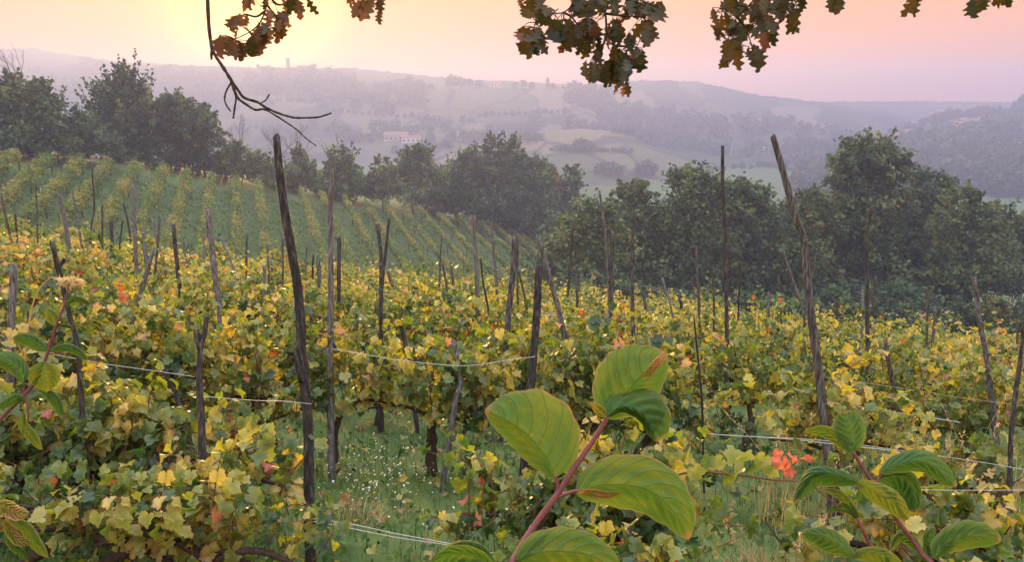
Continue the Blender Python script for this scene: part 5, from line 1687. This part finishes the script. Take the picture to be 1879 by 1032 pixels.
# ------------------------------------------------------------------ cornel shoots close to the camera
def cornel_mat():
    m, t, N, L = new_mat('cornel_leaf')
    out = N('ShaderNodeOutputMaterial')
    at = N('ShaderNodeAttribute')
    at.attribute_name = 'luv'
    sep = N('ShaderNodeSeparateXYZ')
    L(at.outputs['Vector'], sep.inputs[0])
    ti = N('ShaderNodeAttribute')
    ti.attribute_name = 'tint'
    tsep = N('ShaderNodeSeparateXYZ')
    L(ti.outputs['Vector'], tsep.inputs[0])
    u, v = sep.outputs['X'], math_node(t, 'ABSOLUTE', sep.outputs['Y'])
    # arcing side veins: lines of constant u - 0.33 v^1.4
    p = math_node(t, 'SUBTRACT', u, math_node(t, 'MULTIPLY', math_node(t, 'POWER', v, 1.3), 0.30))
    fr = math_node(t, 'FRACT', math_node(t, 'MULTIPLY', p, 7.0))
    side = math_node(t, 'MULTIPLY', math_node(t, 'SUBTRACT', 0.075, math_node(t, 'ABSOLUTE', math_node(t, 'SUBTRACT', fr, 0.5))), 14.0, True)
    mid = math_node(t, 'MULTIPLY', math_node(t, 'SUBTRACT', 0.035, v), 40.0, True)
    vein = math_node(t, 'MAXIMUM', side, mid)
    nz = N('ShaderNodeTexNoise')
    nz.inputs['Scale'].default_value = 2.2
    nz.inputs['Detail'].default_value = 5
    vm = N('ShaderNodeVectorMath')
    vm.operation = 'ADD'
    L(at.outputs['Vector'], vm.inputs[0])
    L(ti.outputs['Vector'], vm.inputs[1])
    vsc = N('ShaderNodeVectorMath')
    vsc.operation = 'SCALE'
    vsc.inputs['Scale'].default_value = 1.0
    L(vm.outputs[0], vsc.inputs[0])
    L(vsc.outputs[0], nz.inputs['Vector'])
    f = math_node(t, 'ADD', math_node(t, 'ADD', tsep.outputs['X'], 0.0), math_node(t, 'MULTIPLY', math_node(t, 'SUBTRACT', nz.outputs['Fac'], 0.5), 0.75), True)
    r = ramp_node(t, [(0, (0.028, 0.10, 0.035)), (0.4, (0.07, 0.15, 0.03)), (0.7, (0.16, 0.20, 0.028)), (0.92, (0.28, 0.25, 0.04)), (1, (0.40, 0.22, 0.12))])
    L(f, r.inputs[0])
    n2 = N('ShaderNodeTexNoise')
    n2.inputs['Scale'].default_value = 22
    n2.inputs['Detail'].default_value = 4
    L(vm.outputs[0], n2.inputs['Vector'])
    hv = N('ShaderNodeHueSaturation')
    L(r.outputs[0], hv.inputs['Color'])
    L(math_node(t, 'ADD', math_node(t, 'MULTIPLY', n2.outputs['Fac'], 0.5), math_node(t, 'ADD', math_node(t, 'MULTIPLY', tsep.outputs['Y'], 0.6), 0.55)), hv.inputs['Value'])
    mv = N('ShaderNodeMix')
    mv.data_type = 'RGBA'
    L(math_node(t, 'MULTIPLY', vein, 0.42), mv.inputs['Factor'])
    L(hv.outputs[0], mv.inputs['A'])
    mv.inputs['B'].default_value = (0.035, 0.07, 0.018, 1)
    # dry rim
    rim = math_node(t, 'MULTIPLY', math_node(t, 'SUBTRACT', math_node(t, 'ADD', v, math_node(t, 'MULTIPLY', math_node(t, 'SUBTRACT', n2.outputs['Fac'], 0.5), 0.25)), 0.93), 12.0, True)
    tipf = math_node(t, 'MULTIPLY', math_node(t, 'SUBTRACT', u, 0.93), 20.0, True)
    n3 = N('ShaderNodeTexNoise')
    n3.inputs['Scale'].default_value = 11
    n3.inputs['Detail'].default_value = 2
    L(vm.outputs[0], n3.inputs['Vector'])
    spot = math_node(t, 'MULTIPLY', math_node(t, 'SUBTRACT', n3.outputs['Fac'], 0.70), 14.0, True)
    rim = math_node(t, 'MULTIPLY', math_node(t, 'MAXIMUM', math_node(t, 'MAXIMUM', rim, tipf), spot), 0.75)
    me = N('ShaderNodeMix')
    me.data_type = 'RGBA'
    L(rim, me.inputs['Factor'])
    L(mv.outputs['Result'], me.inputs['A'])
    me.inputs['B'].default_value = (0.34, 0.19, 0.12, 1)
    bp = N('ShaderNodeBump')
    bp.inputs['Strength'].default_value = 0.5
    bp.inputs['Distance'].default_value = 0.001
    hgt = math_node(t, 'SUBTRACT', math_node(t, 'MULTIPLY', n2.outputs['Fac'], 0.5), vein)
    L(hgt, bp.inputs['Height'])
    pr = N('ShaderNodeBsdfPrincipled')
    pr.inputs['Roughness'].default_value = 0.62
    pr.inputs['Specular IOR Level'].default_value = 0.3
    L(me.outputs['Result'], pr.inputs['Base Color'])
    L(bp.outputs[0], pr.inputs['Normal'])
    tr = N('ShaderNodeBsdfTranslucent')
    tm = N('ShaderNodeMix')
    tm.data_type = 'RGBA'
    tm.blend_type = 'MULTIPLY'
    tm.inputs['Factor'].default_value = 1
    L(me.outputs['Result'], tm.inputs['A'])
    tm.inputs['B'].default_value = (1.5, 1.55, 0.8, 1)
    L(tm.outputs['Result'], tr.inputs['Color'])
    mx = N('ShaderNodeMixShader')
    mx.inputs[0].default_value = 0.4
    L(pr.outputs[0], mx.inputs[1])
    L(tr.outputs[0], mx.inputs[2])
    L(mx.outputs[0], out.inputs[0])
    return m


M['cornel_leaf'] = cornel_mat()
M['cornel_stem'] = noise_mat('cornel_stem', [(0.3, (0.12, 0.035, 0.05)), (0.7, (0.24, 0.085, 0.09))], 40, (1, 1, 0.3), bump=0.2, rough=0.5)


def big_leaf(root, pts, hwl, hwr, dzl, dzr, D, tint=0.5, val=0.5, seed=0, peak=0.42, wave=1.0, label=None):
    """pts: midrib in the photograph from stalk to tip; hwl/hwr half widths in pixels, dzl/dzr depth of the two edges in centimetres"""
    rs = np.random.default_rng(seed)
    C2 = spline([(x, y, (q[0] if q else 0.0)) for x, y, *q in pts], 10)
    s = np.concatenate(([0], np.cumsum(np.linalg.norm(np.diff(C2[:, :2], axis=0), axis=1))))
    nu, nv = 64, 11
    u = np.linspace(0, 1, nu)
    C = np.stack([np.interp(u * s[-1], s, C2[:, k]) for k in range(3)], -1)
    d = unit(np.gradient(C[:, :2], axis=0))
    left = np.c_[d[:, 1], -d[:, 0]]
    a, b = 0.62, 0.62 * (1 - peak) / peak
    prof = (u ** a) * ((1 - u) ** b)
    prof = prof / prof.max()
    vs_ = np.concatenate((-np.linspace(1, 0, nv)[:-1], np.linspace(0, 1, nv)))
    V, U = [], []
    for i in range(nu):
        for v in vs_:
            hw, dz = (hwl, dzl) if v < 0 else (hwr, dzr)
            sg = 1 if v < 0 else -1
            av = abs(v)
            w = hw * prof[i] * (1 + 0.025 * wave * sin(u[i] * 31 + sg + seed) * av)
            q = C[i, :2] + left[i] * sg * w * (av ** 0.95)
            p = u[i] - 0.30 * av ** 1.3
            depth = D + C[i, 2] * 0.01 + dz * 0.01 * prof[i] * av ** 1.25 + 0.0026 * wave * cos(p * 7 * 2 * pi) * sin(pi * min(1, av * 1.1)) * prof[i] + 0.0016 * wave * sin(u[i] * 9 + seed + 2 * sg) * av * av
            V.append(P(q[0], q[1], depth))
            U.append((u[i], v))
    m = len(vs_)
    i = np.arange(nu - 1)[:, None] * m
    j = np.arange(m - 1)[None]
    F = np.stack((i + j, i + j + 1, i + m + j + 1, i + m + j), -1).reshape(-1, 4)
    mb = MB()
    mb.add(V, F, (tint, val, (seed * 0.37) % 1.0), U)
    o = mb.build('leaf', M['cornel_leaf'], root, root.location)
    if label:
        o['label'] = label
    return o


def stem(root, lines, D):
    mb = MB()
    for k, (pts, w0, w1) in enumerate(lines):
        W = np.array([P(x, y, D + (q[0] * 0.01 if q else 0)) for x, y, *q in pts])
        C = spline(W, 7)
        tube(mb, C, np.linspace(w0, w1, len(C)) * D / FPX / 2 * (1 + 0.05 * np.random.default_rng(k).normal(size=len(C))), 10, rough=0.03, seed=k)
    mb.build('stem', M['cornel_stem'], root, root.location)


# big shoot in the middle
D = 0.64
root = empty('cornel_shoot', P(1018, 915, D), 'large cornel shoot with a purple stem and big veined leaves, closest to the camera', 'shoot', 'cornel shoots close to the camera')
stem(root, [([(760, 1500, -4), (850, 1180, -3), (930, 1050, -2), (978, 970), (1020, 912), (1062, 848), (1100, 792), (1114, 766)], 15, 8), ([(1022, 913), (1024, 895), (1019, 874)], 9, 6),
            ([(1022, 913), (1045, 905), (1064, 900)], 8, 5), ([(935, 1046, -2), (940, 1036), (952, 1024)], 8, 6), ([(940, 1040, -2), (920, 1040), (905, 1042)], 7, 5)], D)
big_leaf(root, [(1019, 878), (1003, 845), (966, 800), (925, 772), (889, 754, 1.0)], 34, 92, 3.0, 1.2, D, 0.50, 0.5, 1, 0.45)
big_leaf(root, [(1113, 768), (1132, 742), (1172, 698), (1222, 648, 1.5)], 74, 46, 0.6, 3.0, D + .01, 0.50, 0.52, 2, 0.48)
big_leaf(root, [(1114, 766), (1142, 748), (1180, 764), (1207, 812, 1.0)], 48, 12, 2.2, 1.0, D, 0.30, 0.48, 3, 0.55)
big_leaf(root, [(1178, 696), (1196, 676), (1210, 660), (1225, 645, 1.2)], 7, 9, -.5, .5, D - .004, 1.0, 0.62, 10, 0.5, label='burnt pinkish curled leaf tip')
big_leaf(root, [(1112, 766), (1098, 752), (1082, 738, -.5)], 9, 9, -0.6, 0.5, D - .005, 0.85, 0.5, 4)
big_leaf(root, [(1056, 906), (1112, 892), (1185, 900), (1235, 940), (1264, 992, 1.0)], 60, 44, 1.0, 3.0, D, 0.50, 0.5, 5, 0.45)
big_leaf(root, [(1060, 903), (1085, 904), (1112, 908), (1140, 906, 0.5)], 6, 10, -0.4, 0.8, D - .01, 1.0, 0.5, 6, label='small curled rust coloured leaf')
big_leaf(root, [(946, 1028), (1010, 1014), (1085, 1022), (1150, 1060, 1.0)], 46, 46, 1.0, 2.5, D - .02, 0.52, 0.5, 7, 0.4)
big_leaf(root, [(908, 1044), (868, 1022), (826, 1018), (786, 1040, 1.0)], 30, 17, 1.5, -1.0, D - .02, 0.42, 0.5, 8)
big_leaf(root, [(912, 1042), (884, 1010), (850, 998), (822, 1004, .5)], 14, 8, 1.0, 1.0, D, 0.4, 0.5, 9)

# the shoot at lower right
D = 0.98
root = empty('cornel_shoot', P(1600, 885, D), 'cornel shoot with an oval top leaf, in front of the dry grass', 'shoot', 'cornel shoots close to the camera')
stem(root, [([(1760, 1400, -6), (1725, 1080, -3), (1690, 1015), (1650, 960), (1615, 905), (1590, 870), (1565, 830)], 10, 6), ([(1690, 1300, -6), (1625, 1060, -2), (1600, 1010), (1584, 975), (1572, 952)], 8, 5),
            ([(1608, 893), (1612, 880), (1616, 868)], 5, 4), ([(1606, 890), (1590, 887), (1574, 885)], 5, 4), ([(1600, 1010), (1580, 1014), (1564, 1020)], 5, 4), ([(1698, 1025), (1706, 1026), (1714, 1022)], 5, 4),
            ([(1545, 945), (1530, 925), (1500, 900), (1484, 880)], 3, 2)], D)
big_leaf(root, [(1563, 832), (1561, 805), (1556, 780), (1549, 755, .5)], 30, 31, 0.8, 0.8, D, 0.38, 0.5, 11, 0.55)
big_leaf(root, [(1563, 832), (1538, 808), (1510, 792), (1472, 794, 1.)], 12, 13, 1.0, -0.5, D + .02, 0.55, 0.5, 12)
big_leaf(root, [(1612, 870), (1650, 852), (1700, 850), (1756, 894, 1.)], 22, 20, 2.0, 1.0, D, 0.30, 0.5, 13, 0.5)
big_leaf(root, [(1576, 886), (1535, 872), (1490, 872), (1455, 922, 1.)], 26, 12, 2.4, 2.0, D - .02, 0.18, 0.46, 14, 0.5)
big_leaf(root, [(1574, 886), (1600, 900), (1635, 920), (1668, 954, .5)], 20, 21, 0.5, 1.5, D - .03, 0.66, 0.5, 15, 0.5)
big_leaf(root, [(1606, 882), (1640, 872), (1672, 890), (1682, 942, .5)], 16, 34, 1.0, 3.0, D + .02, 0.28, 0.44, 16, 0.5, 2.0)
big_leaf(root, [(1574, 954), (1560, 930), (1540, 908), (1506, 898, .5)], 10, 8, 1.0, 0.4, D, 0.55, 0.5, 17)
big_leaf(root, [(1576, 954), (1560, 938), (1536, 934), (1516, 944, .5)], 8, 10, 0.6, 0.4, D, 0.45, 0.5, 18)
big_leaf(root, [(1564, 1022), (1540, 1000), (1510, 985), (1470, 980, 1.)], 26, 17, 1.4, 1.8, D - .02, 0.42, 0.5, 19, 0.5)
big_leaf(root, [(1562, 1022), (1590, 1016), (1625, 1022), (1660, 1046, .5)], 13, 20, .6, 1.6, D - .03, 0.6, 0.5, 20, 0.5)
big_leaf(root, [(1712, 1026), (1735, 1000), (1780, 985), (1838, 992, 1.)], 30, 24, 1.2, 2.4, D - .02, 0.46, 0.5, 21, 0.5, 1.6)
big_leaf(root, [(1712, 1026), (1706, 1000), (1704, 985), (1716, 968, .5)], 12, 16, .6, 1.6, D, 0.35, 0.5, 22)
big_leaf(root, [(1690, 1014), (1670, 990), (1650, 985), (1634, 1012, .5)], 14, 9, 1.6, .6, D + .02, 0.45, 0.46, 23)

# shoots at the left edge
D = 1.08
root = empty('cornel_shoot', P(55, 720, D), 'reddish cornel shoot slanting up from the left edge across the pale bent stake', 'shoot', 'cornel shoots close to the camera')
stem(root, [([(-160, 1000, -6), (-60, 850, -2), (0, 772), (45, 725), (72, 690), (90, 640), (104, 596), (118, 560), (127, 520)], 9, 3), ([(45, 725), (52, 760), (46, 800)], 4, 3), ([(88, 650), (110, 650), (122, 648)], 3, 2),
            ([(74, 688), (72, 676), (76, 668)], 3, 2), ([(40, 730), (44, 712), (42, 700)], 4, 3)], D)
big_leaf(root, [(77, 664), (80, 682), (84, 700), (86, 720, .5)], 30, 31, .8, .8, D - .01, 0.60, 0.5, 31, 0.45)
big_leaf(root, [(44, 702), (36, 680), (16, 664), (-16, 660, .5)], 18, 20, .8, 1.6, D - .02, 0.36, 0.46, 32, 0.5)
big_leaf(root, [(88, 645), (66, 628), (44, 620), (22, 622, .5)], 16, 10, 1.0, .8, D, 0.30, 0.46, 33, 0.5)
big_leaf(root, [(66, 712), (84, 718), (104, 738), (114, 768, .5)], 10, 12, 1.2, 1.2, D, 0.25, 0.5, 34, 0.5)
big_leaf(root, [(88, 646), (112, 638), (138, 642), (162, 662, .5)], 7, 9, .8, .8, D, 0.30, 0.5, 35, 0.5)
big_leaf(root, [(104, 598), (100, 586), (94, 576), (82, 570, .5)], 14, 10, .8, .8, D, 0.62, 0.5, 36, 0.5)
big_leaf(root, [(118, 560), (134, 550), (150, 550), (166, 560, .5)], 5, 7, .6, .6, D, 0.40, 0.5, 37, 0.5)
big_leaf(root, [(104, 598), (120, 598), (132, 602), (134, 604, .5)], 4, 4, .6, .6, D, 0.40, 0.5, 38, 0.5)
big_leaf(root, [(46, 760), (40, 778), (56, 800), (76, 826, .5)], 12, 9, .8, .6, D - .02, 0.60, 0.5, 39, 0.5)
big_leaf(root, [(46, 735), (30, 730), (14, 740), (-8, 748, .5)], 10, 9, .8, .6, D - .02, 0.36, 0.5, 40, 0.5)
D = 1.0
root = empty('cornel_shoot', P(0, 980, D), 'curled pinkish dried cornel leaves poking in low at the left edge', 'shoot', 'cornel shoots close to the camera')
stem(root, [([(-120, 1250, -3), (-40, 1060), (-12, 985), (-6, 930)], 7, 4), ([(-12, 985), (0, 972), (10, 962)], 4, 3)], D)
big_leaf(root, [(-6, 926), (12, 930), (30, 942), (52, 944, .5)], 14, 16, 1.8, -1.2, D, 0.95, 0.45, 51, 0.5, 2.0)
big_leaf(root, [(6, 955), (22, 978), (34, 992), (58, 998, .5)], 11, 12, 1.6, -1.2, D - .01, 0.9, 0.42, 52, 0.5, 2.0)
big_leaf(root, [(16, 955), (46, 970), (66, 1000), (88, 1024, .5)], 14, 12, .8, .8, D + .01, 0.55, 0.5, 53, 0.5)
big_leaf(root, [(8, 966), (22, 1000), (40, 1016), (52, 1034, .5)], 9, 9, .8, .8, D, 0.3, 0.5, 54, 0.5)

# feathery seed head at the left
D = 2.6
rs = np.random.default_rng(55)
mb = MB()
C = spline([P(40, 700, D), P(60, 560, D), P(90, 512, D), P(112, 514, D), P(148, 518, D)], 8)
tube(mb, C, np.linspace(0.003, 0.001, len(C)), 5)
k = 260
f = rs.uniform(0, 1, k)
s = P(110, 517, D) + (P(150, 520, D) - P(110, 517, D)) * f[:, None] + rs.normal(0, 0.006, (k, 3))
R = frames(unit(rs.normal(size=(k, 3))), np.repeat([unit(P(150, 516, D) - P(110, 517, D))], k, 0) + 0.5 * rs.normal(size=(k, 3)))
scatter(mb, QV * (0.18, 1, 1), QF, s, R, rs.uniform(0.015, 0.035, k), np.c_[rs.uniform(0.6, 1, k), np.full(k, .6), np.full(k, .5)])
o = mb.build('reed_plume', M['dry_grass'], None, C[0], smooth=False)
tag(o, 'feathery beige grass plume bending over beside the pale bent stake', 'grass plume')
